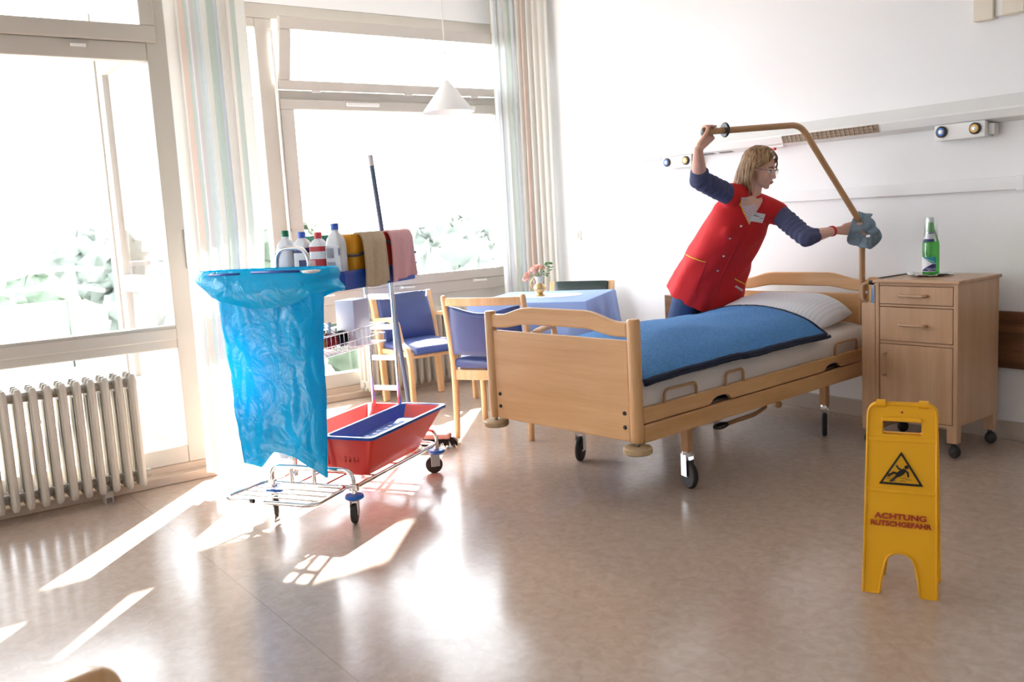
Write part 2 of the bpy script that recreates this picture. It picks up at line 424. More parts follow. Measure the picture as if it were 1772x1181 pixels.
def copy_tree(o, parent=None):
    c = o.copy(); C.objects.link(c); c.parent = parent
    for ch in list(o.children): copy_tree(ch, c)
    return c
def text(name, body, size, mat, parent, M, sx=1.0, ext=.0006, bold=0):
    cu = bpy.data.curves.new(name, 'FONT'); cu.body = body; cu.size = size; cu.align_x = 'CENTER'; cu.align_y = 'CENTER'; cu.extrude = ext; cu.offset = bold
    t = bpy.data.objects.new(name, cu); C.objects.link(t)
    dg = bpy.context.evaluated_depsgraph_get(); me = bpy.data.meshes.new_from_object(t.evaluated_get(dg))
    bpy.data.objects.remove(t)
    me.transform(M @ Matrix.Diagonal((sx, 1, 1, 1))); me.materials.clear(); me.materials.append(MATS[mat])
    o = bpy.data.objects.new(name, me); C.objects.link(o); o.parent = parent; return o

# ------------------------------------------------------------------ the room shell
XL, XR, YH, ZC = -4.85, -6.2, 4.74, 2.98      # left window plane, right window plane, head wall, ceiling
XB, YB = 1.25, -1.35                            # walls behind the camera
struct(MB().box(XR-.2, XB+.2, YB-.2, YH+.2, -.2, 0).build('floor', 'linoleum'), 'marbled beige waxed linoleum floor')
struct(MB().box(XR-.2, XB+.2, YB-.2, YH+.2, ZC, ZC+.2).build('ceiling', 'ceiling'), 'white painted ceiling')
struct(MB().box(XR-.2, XB+.2, YH, YH+.2, 0, ZC).build('wall_head', 'wall'), 'plain white wall behind the bed')
struct(MB().box(XB, XB+.2, YB, YH, 0, ZC).build('wall_right', 'wall'))
struct(MB().box(XL-.2, XB, YB-.2, YB, 0, ZC).build('wall_back', 'wall'))
ww = struct(MB().box(XR-.2, XR, 1.52, YH, 2.80, ZC).build('wall_window', 'wall'), 'white strip of wall above the wide window')
struct(MB().box(XL-.15, XL, YB, -1.12, 0, ZC).build('wall_left', 'wall'))
struct(MB().box(XL-.15, XL, -1.12, 1.4, 2.80, ZC).build('wall_lintel', 'wall'))
struct(MB().box(XR-.2, XL-.15, 1.40, 1.52, 2.62, ZC).build('wall_return', 'wall'))
struct(MB().box(XL-.16, XL-.005, -1.12, 1.52, 0, .09).box(XL-.02, XL+.05, -1.12, 1.50, 0, .05).build('baseboard_left', 'plinth_stone', bevel=.006), 'beige stone kerb below the left window')
struct(MB().box(XR-.16, XR-.005, 1.52, YH, 0, .095).box(XR-.02, XR+.05, 1.54, YH, 0, .05).build('baseboard_window', 'plinth_stone', bevel=.006), 'beige stone kerb below the wide window')
struct(MB().box(XR-.2, XL-.1, 1.40, 1.515, 0, .09).build('baseboard_return', 'plinth_stone'))
struct(MB().box(XR+.05, XB, YH-.018, YH, 0, .098).build('baseboard_head', 'skirting', bevel=.004), 'greyish brown skirting along the head wall')

# windows: every bar and pane a part
def wbar(w, x, y0, y1, z0, z1, d=.07, name='frame_bar', mat='frame_paint', bevel=.006):
    return MB().box(x-d, x, y0, y1, z0, z1).build(name, mat, w, bevel=bevel)
def wpane(w, x, y0, y1, z0, z1):
    return MB().box(x-.006, x, y0-.01, y1+.01, z0-.01, z1+.01).build('pane', 'pane_glass', w)
def handle(w, x, y, z, flip=1):
    o = MB().box(x, x+.012, y-.014, y+.014, z-.012, z+.012).tube(fillet([(x+.006, y, z), (x+.032, y, z), (x+.032, y+.10*flip, z-.004)], .012), .007, 8).build('window_handle', 'white_plastic', w, smooth='auto')
    return o
w1 = struct(bpy.data.objects.new('window_1', None), 'tall cream framed window behind the first radiator'); C.objects.link(w1)
x = XL
wbar(w1, x, 1.37, 1.50, .09, 2.80, .10); wbar(w1, x, -1.12, -1.0, .09, 2.80, .10)
wbar(w1, x, -1.0, 1.37, .09, .18); wbar(w1, x, -1.0, 1.37, .695, .815); wbar(w1, x+.012, -1.0, 1.37, .74, .80, .03, 'ledge')
wbar(w1, x, -1.0, 1.37, 2.135, 2.225); wbar(w1, x, -1.0, 1.37, 2.72, 2.80)
wbar(w1, x, .14, .24, .09, 2.72, .08)
sash = w1
for (a, b) in ((-1.0, .14), (.24, 1.37)):
    wbar(w1, x+.022, a-.04, b+.045, 2.225, 2.305, .05, 'sash_bar'); wbar(w1, x+.022, b-.025, b+.045, 2.305, 2.76, .05, 'sash_bar'); wbar(w1, x+.022, a-.04, a+.03, 2.305, 2.76, .05, 'sash_bar')
    wpane(w1, x-.02, a, b, .18, .695); wpane(w1, x-.02, a, b, .815, 2.135); wpane(w1, x-.005, a, b, 2.305, 2.74)
MB().box(x, x+.014, 1.02, 1.09, 2.185, 2.20).build('hinge', 'white_plastic', w1, bevel=.003)
MB().box(x-.003, x+.012, 1.455, 1.47, 1.1, 1.3).build('bolt', 'steel', w1, bevel=.003)

w2 = struct(bpy.data.objects.new('window_2', None), 'wide cream framed window with a tilted top light'); C.objects.link(w2)
x = XR
wbar(w2, x, 1.52, 1.64, .095, 2.80, .10); wbar(w2, x, 2.475, 2.60, .095, 2.70, .09); wbar(w2, x, 4.50, YH, .095, 2.80, .10)
wbar(w2, x, 1.64, 4.50, 2.70, 2.80, .10, 'frame_head')
wbar(w2, x, 1.64, 2.475, .095, .20); wbar(w2, x, 1.64, 2.475, 2.64, 2.70); wpane(w2, x-.03, 1.64, 2.475, .20, 2.64)
wbar(w2, x, 2.60, 4.50, .095, .20); wbar(w2, x, 2.60, 4.50, .57, .71); wbar(w2, x, 2.60, 4.50, 2.165, 2.23, .09)
wpane(w2, x-.03, 2.60, 4.50, .20, .57)
# main sash
for a in ((2.60, 4.50, .71, .80), (2.60, 4.50, .80, .876), (2.60, 4.50, 2.095, 2.165), (2.60, 2.70, .876, 2.095), (4.41, 4.50, .876, 2.095)):
    wbar(w2, x+.03 if a[2] != .71 else x+.018, *a, .06, 'sash_bar')
wpane(w2, x-.01, 2.70, 4.41, .876, 2.095)
for yy in (2.78, 3.45, 4.12): handle(w2, x+.018, yy, .785, 1)
for yy in (3.1, 3.95): MB().box(x+.03, x+.05, yy, yy+.26, 2.125, 2.150).build('stay_arm', 'white_plastic', w2, bevel=.004)
for yy in (2.85, 3.6, 4.2): MB().box(x, x+.014, yy, yy+.07, 2.215, 2.235).build('hinge', 'white_plastic', w2, bevel=.003)
MB().tube([(x+.03, 2.585, .9), (x+.03, 2.58, 2.62)], .011, 8).build('opener_rod', 'white_plastic', w2, smooth=True)
MB().tube([(x+.03, 2.585, 1.1), (x+.03, 2.585, 1.26)], .016, 8).build('opener_sleeve', 'white_plastic', w2, smooth=True)
# tilted top light, hinged below
tl = bpy.data.objects.new('top_light', None); C.objects.link(tl); tl.parent = w2; tl.location = (x+.03, 0, 2.225); tl.rotation_euler = (0, R(13), 0)
for a in ((2.60, 4.55, 0, .068), (2.60, 4.55, .40, .485), (2.60, 2.685, .068, .40), (4.46, 4.55, .068, .40)):
    MB().box(-.045, 0, *a).build('sash_bar', 'frame_paint', tl, bevel=.006)
MB().box(-.02, -.014, 2.68, 4.47, .06, .41).build('pane', 'pane_glass', tl)
# balcony door in the return, seen through the left window
w3 = struct(bpy.data.objects.new('door_1', None), 'glazed balcony door in the return of the facade'); C.objects.link(w3)
def ybar(x0, x1, z0, z1, d=.07, y=1.50, name='frame_bar'): MB().box(x0, x1, y-d, y, z0, z1).build(name, 'frame_paint', w3, bevel=.005)
ybar(-6.20, -6.10, .09, 2.62, .10); ybar(-4.97, -4.86, .09, 2.62, .10); ybar(-6.10, -4.97, .09, .2); ybar(-6.10, -4.97, 2.36, 2.62, .09)
for a in ((-6.08, -5.97, .2, 2.36), (-5.09, -4.98, .2, 2.36), (-5.97, -5.09, .2, .42), (-5.97, -5.09, 2.24, 2.36), (-5.97, -5.09, .95, 1.05)):
    MB().box(a[0], a[1], 1.41, 1.46, a[2], a[3]).build('sash_bar', 'frame_paint', w3, bevel=.005)
MB().box(-5.98, -5.08, 1.43, 1.436, .41, .96).build('pane', 'pane_glass', w3); MB().box(-5.98, -5.08, 1.43, 1.436, 1.04, 2.25).build('pane', 'pane_glass', w3)

# ------------------------------------------------------------------ outside: balcony, railing, ground, trees, houses
struct(MB().box(-7.5, XL-.15, -4, 1.40, -.25, -.05).build('balcony_slab', 'concrete', bevel=.01), 'pale concrete balcony floor')
struct(MB().box(-7.5, XL-.15, -4, 1.40, 2.98, 3.2).build('added_shade_slab', 'panel_white', bevel=.01), 'white slab added out of view to shade the left window')  # unseen slab added overhead to block direct sun from the left window
rl = thing('balcony_railing', 'grey metal balcony railing with white infill panels', 'railing', (-7.3, 1.36, -.05))
def rp_(x0, y0, x1, y1, z, r): return MB().tube([(x0, y0, z), (x1, y1, z)], r, 8)
rp_(0, 0, 0, -5.3, 1.13, .02).build('handrail', 'rail_metal', rl, smooth='auto'); rp_(0, 0, .98, 0, 1.13, .02).build('handrail', 'rail_metal', rl, smooth='auto')
rp_(0, 0, 0, -5.3, 1.0, .016).build('bar', 'rail_metal', rl, smooth='auto'); rp_(0, 0, .98, 0, 1.0, .016).build('bar', 'rail_metal', rl, smooth='auto')
for yy in (0, -1.8, -3.6, -5.3): MB().box(-.03, .03, yy-.03, yy+.03, 0, 1.16).build('post', 'rail_metal', rl, bevel=.005)
for yy in (0, -1.8, -3.5): MB().box(-.02, 0, yy-1.74, yy-.05, .06, .90).build('panel', 'panel_white', rl)
MB().box(.05, .98, -.01, .01, .06, .90).build('panel', 'panel_white', rl)
struct(MB().box(-260, -9, -160, 220, -9.2, -9).build('ground_outside', 'meadow'), 'pale meadow far below the balcony')
def tree(x, y, h, r, mat, seed, label):
    t = thing('tree', label, 'tree', (x, y, -9), 0, 'trees beyond the windows')
    MB().tube([(0, 0, 0), (0, 0, h*.6)], [r*.12, r*.06], 7).build('trunk', 'bark', t, smooth=True)
    m_ = MB(); rd = random.Random(seed)
    for k in range(16):
        a = rd.uniform(0, 6.28); d = rd.uniform(0, .68)*r; zz = rd.uniform(.45, .86)*h
        m_.sphere((math.cos(a)*d, math.sin(a)*d, zz), rd.uniform(.30, .5)*r, 18, 12)
    m_.v = [tuple(Vector(q)*(1+0.0)+noise.noise_vector(Vector(q)*1.0+Vector((seed, 0, 0)))*.14*r+noise.noise_vector(Vector(q)*3.1+Vector((seed, 0, 0)))*.14*r) for q in m_.v]
    m_.build('crown', mat, t, smooth=True)
rd = random.Random(4)
k = 0
for dist, hh, n_, r_ in ((46, 9.4, 10, 3.0), (70, 9.9, 10, 4.4), (100, 10.6, 9, 6.4)):
    for i in range(n_):
        az = R(30+96*(i+.5+rd.uniform(-.12, .12))/n_+(3 if dist == 70 else 0))          # from +Y towards -X
        xx, yy = -math.sin(az)*dist, math.cos(az)*dist
        if math.hypot(xx+44, yy-36.5) < 12: continue
        k += 1
        tree(xx, yy, hh*rd.uniform(.90, 1.05), r_*rd.uniform(.85, 1.0), 'foliage' if k % 2 else 'foliage_pale', k,
             'broad leafy green tree on the meadow outside' if k % 2 else 'pale greyish green tree on the meadow outside')
hs = thing('house', 'small white house among the trees outside the wide window', 'house', (-44, 36.5, -9), 40)
MB().box(-4, 4, -3, 3, 0, 8.0).build('wall', 'house_white', hs); MB().prism([(-3.4, 8.0), (3.4, 8.0), (0, 9.6)], -4.2, 4.2, 'yz').build('roof', 'roof_grey', hs)
for i in range(3):
    wd = MB().box(-3+i*2.2, -1.9+i*2.2, -3.06, -2.98, 5.2, 6.6).build('window', 'roof_grey', hs)

# ------------------------------------------------------------------ radiators (column sections)
def section_mesh():
    mb = MB()
    prof = []
    for x0 in (.0, .062, .124):                       # three columns, one behind another
        rings = []
        for z, wx, wy in ((.06, .010, .012), (.075, .020, .018), (.10, .024, .0185), (.50, .024, .0185), (.575, .024, .0185), (.605, .020, .017), (.62, .010, .011)):
            rings.append([(x0+wx*math.cos(a), wy*math.sin(a)*1.0, z) for a in [2*PI*i/10 for i in range(10)]])
        mb.rings(rings)
    mb.box(0, .124, -.019, .019, .085, .135); mb.box(0, .124, -.019, .019, .545, .60)
    mb.tube([(.062, -.031, .11), (.062, .031, .11)], .022, 10); mb.tube([(.062, -.031, .572), (.062, .031, .572)], .022, 10)
    return mb
def radiator(label, loc, n, feet):
    t = thing('radiator', label, 'radiator', loc)
    first = None
    for i in range(n):
        if first is None: first = section_mesh().build('section', 'radiator_paint', t, smooth='auto'); o = first
        else: o = clone(first, t)
        o.location = (0, -i*.062, 0)
    for i in feet:
        f = MB().box(.03, .095, -i*.062-.02, -i*.062+.02, 0, .062).box(.01, .115, -i*.062-.035, -i*.062+.035, .058, .066).build('foot', 'radiator_paint', t, bevel=.003)
        MB().box(.04, .0955, -i*.062-.015, -i*.062+.012, .004, .03).build('rust_patch', 'bare_iron', f)
    MB().tube([(.062, .03, .11), (.062, .055, .11)], .02, 10).build('plug', 'radiator_paint', t, smooth='auto')
    return t
radiator('cream column radiator standing before the tall left window', (-4.82+.035, 1.085, 0), 26, (2.5, 22))
radiator('cream column radiator under the wide window behind the chairs', (-6.2+.07, 4.28, 0), 21, (2, 17.5))

# ------------------------------------------------------------------ curtains
def curtain(name, label, pts, z0, z1, folds, amp, mat, seed, pinch=None):
    P = [Vector(p) for p in pts]
    L = [0]
    for a, b in zip(P, P[1:]): L.append(L[-1]+(b-a).length)
    def along(t):
        d = t*L[-1]
        for i in range(len(P)-1):
            if d <= L[i+1] or i == len(P)-2:
                q = (d-L[i])/(L[i+1]-L[i]); tn = (P[i+1]-P[i]).normalized(); return P[i].lerp(P[i+1], q), Vector((-tn.y, tn.x, 0))
    def fn(u, v):
        z = z0+(z1-z0)*v
        c, n_ = along(u*(pinch(z) if pinch else 1))
        ph = folds*2*PI*(u+.012*math.sin(9*u+seed))
        a = amp*(.75+.35*math.sin(3.1*u*PI+seed))*(1-.35*v)
        w = math.sin(ph)+.25*math.sin(2*ph+seed)
        z = z0+(z1-z0)*v
        drift = .012*math.sin(4*v+6*u+seed)*(1-v)
        q = c+n_*(a*w+drift)
        tn = Vector((n_.y, -n_.x, 0))
        q = q+tn*(.012*math.cos(ph*1.0)*(1-v*.5))
        return (q.x, q.y, z+.01*math.sin(ph*.5)*(1-v))
    t = thing(name, label, 'curtain', (pts[0][0], pts[0][1], 0))
    mb = MB().grid(fn, folds*16, 26, uvs=True)
    mb.v = [(a-pts[0][0], b-pts[0][1], c) for a, b, c in mb.v]
    mb.build('drape', mat, t, smooth=True)
    r_ = MB().tube([(along(u)[0]-P[0])+Vector((0, 0, z1+.008)) for u in (0, .25, .5, .75, 1)], .008, 6).build('header_rail', 'white_plastic', t)
    return t
curtain('curtain', 'pale striped curtain gathered beside the tall left window', [(-4.46, 1.352, 0), (-4.50, 1.55, 0), (-4.57, 1.775, 0)], .10, 2.96, 8, .032, 'curtain_stripe', 1.3, lambda z: .72+.28*min(1, max(0, z/1.3)))
curtain('curtain', 'pale striped curtain gathered in the corner behind the table', [(-6.06, 4.33, 0), (-5.98, 4.52, 0), (-5.77, 4.665, 0)], .05, 2.96, 10, .028, 'curtain_stripe_b', 2.1)
struct(MB().box(-6.08, -5.99, 2.9, 4.6, ZC-.012, ZC).build('trim_1', 'white_plastic'), 'white curtain track on the ceiling')

# ------------------------------------------------------------------ pendant lamp
pl_ = thing('pendant_lamp', 'white cone pendant lamp hanging from the ceiling', 'lamp', (-5.0, 3.215, ZC))
MB().tube([(0, 0, 0), (0, 0, ZC*0-.82)], .004, 6).build('cord', 'white_plastic', pl_, smooth=True)
zt = 2.135-ZC; zb = 1.942-ZC
MB().lathe([(.0, zt+.01), (.014, zt), (.165, zb), (.160, zb), (.010, zt-.008), (0, zt-.006)], 40).build('lamp_shade', 'lamp_white', pl_, smooth='auto')
MB().sphere((0, 0, zb+.10), (.03, .03, .042)).tube([(0, 0, zb+.13), (0, 0, zt-.01)], .014, 8).build('bulb', 'lamp_white', pl_, smooth=True)
MB().lathe([(.0, 0), (.045, 0), (.04, -.025), (.008, -.04), (0, -.04)], 16).build('ceiling_rose', 'white_plastic', pl_, smooth='auto')

# ------------------------------------------------------------------ head wall fittings
br = thing('bedhead_rail', 'long white wall rail with a louvred reading lamp above the bed', 'wall rail', (-4.80, YH, 1.60))
MB().prism([(0, .0), (-.085, .018), (-.10, .057), (-.10, .066), (0, .135)], 0, 5.9, 'yz').build('housing', 'white_plastic', br, bevel=.003)
def rail_point(xx, t):  # a point on the sloping underside, t from wall (0) to front (1)
    return (xx, -.085-.015*t*1.0 if t > .5 else -.085, .018+.039*t)
gr = MB().prism([(-.086, .0165), (-.1015, .0575), (-.097, .0575), (-.082, .0165)], 1.23, 1.86, 'yz').build('lamp_grille', 'lamp_dark', br)
for i in range(22):
    xx = 1.235+i*.0297
    MB().prism([(-.0855, .017), (-.101, .057), (-.106, .055), (-.0905, .015)], xx-.003, xx+.003, 'yz').build('slat', 'mesh_brown', gr)
for t_ in (.0, .34, .67, 1.0):
    yy, zz = -.0875-.0155*t_, .016+.041*t_
    MB().box(1.235, 1.86, yy-.006, yy+.003, zz-.0015, zz+.0015).build('slat', 'mesh_brown', gr)
MB().box(1.04, 1.21, -.06, -.03, .0, .016).build('switch_unit', 'white_plastic', br, bevel=.003)
MB().box(1.13, 1.15, -.065, -.045, -.016, .0).build('call_button', 'red_plastic', br, bevel=.003)
for xx in (.55, .70, 2.75): MB().box(xx, xx+.10, -.05, -.02, .004, .014).build('slot', 'black_plastic', br)
def outlet(label, x0):
    o = thing('gas_outlet', label, 'outlet', (x0, YH, 1.536))
    MB().prism([(0, 0), (-.082, 0), (-.082, .081), (0, .064)], 0, .262, 'yz').build('body', 'white_plastic', o, bevel=.004)
    MB().box(.262, .292, -.05, 0, .01, .0645).build('side_block', 'white_plastic', o, bevel=.004)
    for xx, mt_, lb in ((.042, 'outlet_blue', 'blue ringed socket'), (.215, 'outlet_yellow', 'yellow ringed socket')):
        M_ = T(xx, -.082, .044) @ Rx(90)
        s_ = MB().lathe([(.0, 0), (.029, 0), (.029, .010), (.023, .013), (.0, .013)], 24, M_).build('socket', 'black_plastic', o, smooth='auto'); s_['label'] = lb
        MB().lathe([(.0, .0132), (.0205, .0132), (.0205, .0155), (.0, .0155)], 20, M_).build('ring', mt_, s_, smooth='auto')
        MB().lathe([(.0, .0155), (.0125, .0155), (.011, .018), (.0, .018)], 16, M_).build('face', 'white_plastic', s_, smooth='auto')
        MB().lathe([(.0, .018), (.0055, .018), (.0055, .02), (.0, .02)], 8, M_).build('plug_hole', 'steel', s_)
outlet('white gas outlet box on the wall beside the raised hand', -4.572)
outlet('white gas outlet box on the wall above the bedside cabinet', -2.628)
struct(MB().box(-3.68, 1.25, YH-.022, YH, 1.268, 1.333).build('trim_2', 'wall', bevel=.003), 'white cable trunking on the head wall')
struct(MB().box(-2.24, -2.20, YH-.026, YH, 1.264, 1.337).build('trim_3', 'wall', bevel=.003))
struct(MB().box(-4.66, .8, YH-.022, YH, .372, .662).build('trim_4', 'walnut', None, bevel=.004), 'dark walnut bump board along the head wall')
sw = thing('light_switch', 'cream square switch plate on the wall by the curtain', 'switch', (-5.605, YH, 1.097))
MB().box(-.045, .045, -.010, 0, -.040, .040).build('plate', 'cream_plastic', sw, bevel=.003); MB().box(-.024, .024, -.016, -.01, -.026, .026).build('rocker', 'cream_plastic', sw, bevel=.003)
se = thing('wall_sensor', 'cream box sensor mounted high on the head wall', 'sensor', (-2.45, YH, 2.10))
MB().box(0, .10, -.05, 0, 0, .15).build('box', 'cream_plastic', se, bevel=.004); MB().box(.10, .145, -.035, 0, .008, .14).build('bridge', 'white_plastic', se, bevel=.003); MB().box(.145, .25, -.06, 0, .004, .15).build('box', 'cream_plastic', se, bevel=.004)

# ------------------------------------------------------------------ hospital bed
bed = thing('hospital_bed', 'beech hospital bed on wheels with arched foot rail', 'bed', (-2.75, 2.6, 0), 5.8)
def post(x, y, z0, z1, name='post'):
    o = MB().lathe([(0, z0), (.022, z0), (.0265, z0+.006), (.0285, z0+.05), (.0285, z1-.012), (.024, z1-.002), (.012, z1), (0, z1)], 16, T(x, y, 0)).build(name, 'beech_z', bed, smooth='auto'); return o
def bumper(x, y, z):
    o = MB().lathe([(0, z-.012), (.055, z-.012), (.062, z-.006), (.062, z+.012), (.056, z+.018), (0, z+.018)], 24, T(x, y, 0)).build('bumper_disc', 'bumper_beige', bed, smooth='auto')
    MB().tube([(x, y, z+.015), (x, y, z+.05)], .009, 8).build('stem', 'steel', o, smooth=True)
def board(y, zt0, name, arch):
    pn = MB().box(-.872, -.028, y-.012, y+.012, .31, .738).build(name, 'beech', bed, bevel=.004)
    pts_top = [(-.875, .815), (-.80, .815), (-.66, .855), (-.24, .855), (-.10, .815), (-.025, .815)]
    pts_bot = [(-.025, .752), (-.11, .752), (-.25, .777), (-.65, .777), (-.79, .752), (-.875, .752)]
    def sm(p): return [(q.x, q.z) for q in fillet([(a, 0, b) for a, b in p], .35, 7)]
    MB().prism(sm(pts_top)+sm(pts_bot), y-.016, y+.016, 'xz').build(arch, 'beech', bed, bevel=.007)
    return pn
fp = board(0, .85, 'foot_panel', 'foot_rail')
hp = board(2.03, .85, 'head_panel', 'head_rail')
for xx in (0, -.9):
    post(xx, 0, .31, .83, 'foot_post'); bumper(xx, 0, .275)
    post(xx, 2.03, .31, .83, 'head_post'); bumper(xx, 2.03, .275)
for xx in (-.845, -.055):
    for zz in (.37, .43):
        MB().lathe([(0, .0), (.009, .0), (.009, .004), (.006, .007), (0, .007)], 12, T(xx, -.012, zz) @ Rx(90)).build('bolt_cap', 'black_plastic', fp, smooth='auto')
def side(x):
    hole = []
    def plank(z0, z1, cut):
        poly = [(.03, z1), (2.0, z1), (2.0, z0)]
        if cut:
            for yc in (1.568, .577):
                poly += [(yc+.085, z0), (yc+.06, z0+.022), (yc+.03, z0+.030), (yc-.03, z0+.030), (yc-.06, z0+.022), (yc-.085, z0)]
        poly += [(.03, z0)]
        return MB().prism(poly, x-.013, x+.013, 'yz')
    plank(.383, .452, True).build('side_rail', 'beech_y', bed, bevel=.006)
    plank(.300, .379, False).build('side_rail', 'beech_y', bed, bevel=.006)
side(.0); side(-.9)
# chassis
for xx in (-.12, -.78): MB().box(xx-.02, xx+.02, .12, 1.95, .30, .345).build('chassis_beam', 'steel', bed, bevel=.004)
for yy in (.42, 1.05, 1.63): MB().box(-.80, -.10, yy-.02, yy+.02, .29, .33).build('cross_beam', 'rod_brown', bed, bevel=.004)
MB().box(-.88, -.02, .03, 1.99, .345, .385).build('slat_base', 'steel', bed)
def bed_wheel(x, y, a):
    lg = MB().box(x-.021, x+.021, y-.019, y+.019, .165, .31).build('leg', 'rod_brown', bed, bevel=.004)
    M_ = T(x, y, 0) @ Rz(a)
    MB().tube([(0, .05, .305), (.0, .0, .19)], .008, 6, M=M_).lathe([(0, .155), (.024, .155), (.024, .172), (0, .172)], 14, M_).build('brake_lever', 'chrome', lg, smooth='auto')
    fk = MB().box(-.022, -.018, -.028, .02, .055, .158, M_).box(.018, .022, -.028, .02, .055, .158, M_).box(-.022, .022, -.028, .02, .148, .158, M_).build('fork', 'chrome', lg, bevel=.002)
    W_ = M_ @ T(0, -.014, .064) @ Ry(90)
    MB().lathe([(.044, -.013), (.058, -.013), (.064, -.007), (.064, .007), (.058, .013), (.044, .013)], 28, W_).build('tyre', 'rubber', lg, smooth='auto')
    MB().lathe([(0, -.0145), (.012, -.0145), (.020, -.010), (.045, -.012), (.045, .012), (.020, .010), (.012, .0145), (0, .0145)], 24, W_).build('hub', 'chrome', lg, smooth='auto')
bed_wheel(-.08, .43, 68); bed_wheel(-.80, .48, 27); bed_wheel(-.08, 1.64, 27); bed_wheel(-.80, 1.66, 30)
pd = MB().tube(fillet([(-.30, 1.25, .30), (-.17, 1.22, .225), (-.165, 1.10, .205), (-.17, .86, .20)], .03), .011, 8).build('crank_arm', 'rod_brown', bed, smooth=True)
MB().sphere((-.17, .82, .20), (.024, .058, .017)).build('grip', 'black_plastic', pd, smooth=True)
MB().tube([(-.30, 1.45, .30), (-.19, 1.36, .215)], .012, 8).sphere((-.185, 1.355, .21), .02, 10, 6).build('crank_joint', 'rod_brown', bed, smooth=True)
MB().tube([(-.22, .50, .30), (-.16, .56, .255)], .014, 8).sphere((-.155, .565, .25), (.02, .03, .018), 10, 6).build('crank_joint', 'rod_brown', bed, smooth=True)
# mattress with fitted sheet
def mat_top(u, v):  # u across (0 = left far, 1 = right near), v along
    x = -.885+.865*u; y = .03+1.95*v
    return x, y
def bump2(u, v): return max(0, math.sin(PI*min(max(u, 0), 1)))**.55*max(0, math.sin(PI*min(max(v*.93+.02, 0), 1)))**.35
mm = MB()
ring_rows = []
NV = 40
for j in range(NV+1):
    v = j/NV; y = .03+1.95*v
    row = []
    cs = [(-.885, .405), (-.90, .43), (-.902, .50), (-.895, .545), (-.87, .565)]
    for k in range(1, 14): row_u = k/14; cs.append((-.87+.83*row_u, .570+.085*bump2(row_u, v)*(1-.55*max(0, v-.65)/.35)))
    cs += [(-.04, .565), (-.018, .545), (-.006, .50), (-.012, .45), (-.03, .405)]
    for x_, z_ in cs:
        w = noise.noise(Vector((x_*6, y*7, z_*6)))*.008 + noise.noise(Vector((x_*3, y*18, z_*14)))*.004
        row.append((x_+ (w if x_ > -.1 else -w if x_ < -.8 else 0), y, z_+w*.6))
    ring_rows.append(row)
mm.rings(ring_rows)
mm.build('mattress', 'sheet', bed, smooth=True)
def loop_rod(y0, y1, z0, z1, mat='rod_brown'):
    MB().tube(fillet([(.006, y0, .44), (.008, y0, z0), (.008, y1, z1), (.006, y1, .44)], .03), .0065, 8).build('mattress_holder', mat, bed, smooth=True)
loop_rod(.175, .40, .505, .505); loop_rod(.62, .76, .51, .512); loop_rod(1.60, 1.83, .515, .515)

# trapeze pole (patient lifting pole)
tp = thing('lifting_pole', 'brown steel lifting pole bent over the bed from its head', 'pole', (-2.998, 4.581, 0))
dv = Vector((-.257, -.966, 0))
pth = [Vector((0, 0, .30)), Vector((0, 0, 1.10)), dv*.36+Vector((0, 0, 1.60+.052)), dv*1.006+Vector((0, 0, 1.642))]
pth[1] = Vector((0, 0, 1.12)); pth[2] = dv*.405+Vector((0, 0, 1.668))
pp = fillet(pth, .11, 8)
MB().tube(pp, .0165, 14).build('tube', 'rod_brown', tp, smooth='auto')
fr_ = frame(dv*.875+Vector((0, 0, 1.650)), (0, 0, 1), dv)
MB().lathe([(.016, -.007), (.035, -.007), (.038, -.003), (.038, .003), (.035, .007), (.016, .007)], 24, fr_).build('stop_ring', 'black_plastic', tp, smooth='auto')
MB().lathe([(0, 0), (.0172, 0), (.0172, .006), (.010, .009), (0, .009)], 14, frame(dv*1.004+Vector((0, 0, 1.642)), (0, 0, 1), dv)).build('end_cap', 'black_plastic', tp, smooth='auto')

# blanket and pillow
bk = thing('blanket', 'blue terry blanket with navy edging spread over the bed', 'blanket', (-2.75, 2.6, 0), 5.8)
def blz(x, y):
    u = (x+.885)/.865; v = (y-.03)/1.95
    k = bump2(min(max(u, .02), .985), v)
    z = .585+.115*k*(1-.55*max(0, v-.6)/.4)+.012*math.sin(5.2*y+2*x)*k+.010*noise.noise(Vector((x*5, y*4, 1)))
    return z
def blanket_pt(u, v, off=0):
    ylim = 1.49+.09*math.sin(PI*u)*.6+.012*math.sin(6*u)
    if u > .75: ylim += .06*(u-.75)/.25*0+.0
    y = .035+(ylim-.035)*v
    x = -.935+.955*u
    over = max(0, x-(-.045)); ov2 = max(0, -.86-x)
    z = blz(min(max(x, -.86), -.045), y)
    z -= over*.55+ov2*1.4
    tw = 1-abs(u-.5)*2
    z += .035*math.exp(-((v-1.0)/.07)**2)*math.sin(PI*min(1, u*1.05))*.8
    return (x, y, z+off)
NB_U, NB_V = 44, 70
top = [[blanket_pt(i/NB_U, j/NB_V, .009+.0025*noise.noise(Vector((i*1.7, j*1.7, 0)))) for i in range(NB_U+1)] for j in range(NB_V+1)]
vs = [q for r_ in top for q in r_]+[(q[0], q[1], q[2]-.010) for r_ in top for q in r_]
n1 = NB_U+1; off = n1*(NB_V+1); fs = []
for j in range(NB_V):
    for i in range(NB_U):
        a = j*n1+i; fs += [(a, a+1, a+n1+1, a+n1), (off+a, off+a+n1, off+a+n1+1, off+a+1)]
edge = [j*n1 for j in range(NB_V+1)]
for a, b in zip(edge, edge[1:]): fs.append((a, a+n1, off+a+n1, off+a)); fs.append((a+NB_U, off+a+NB_U, off+a+n1+NB_U, a+n1+NB_U))
for i in range(NB_U): fs.append((i, off+i, off+i+1, i+1)); e = NB_V*n1; fs.append((e+i, e+i+1, off+e+i+1, off+e+i))
MB().add(vs, fs).build('cloth', 'terry', bk, smooth=True)
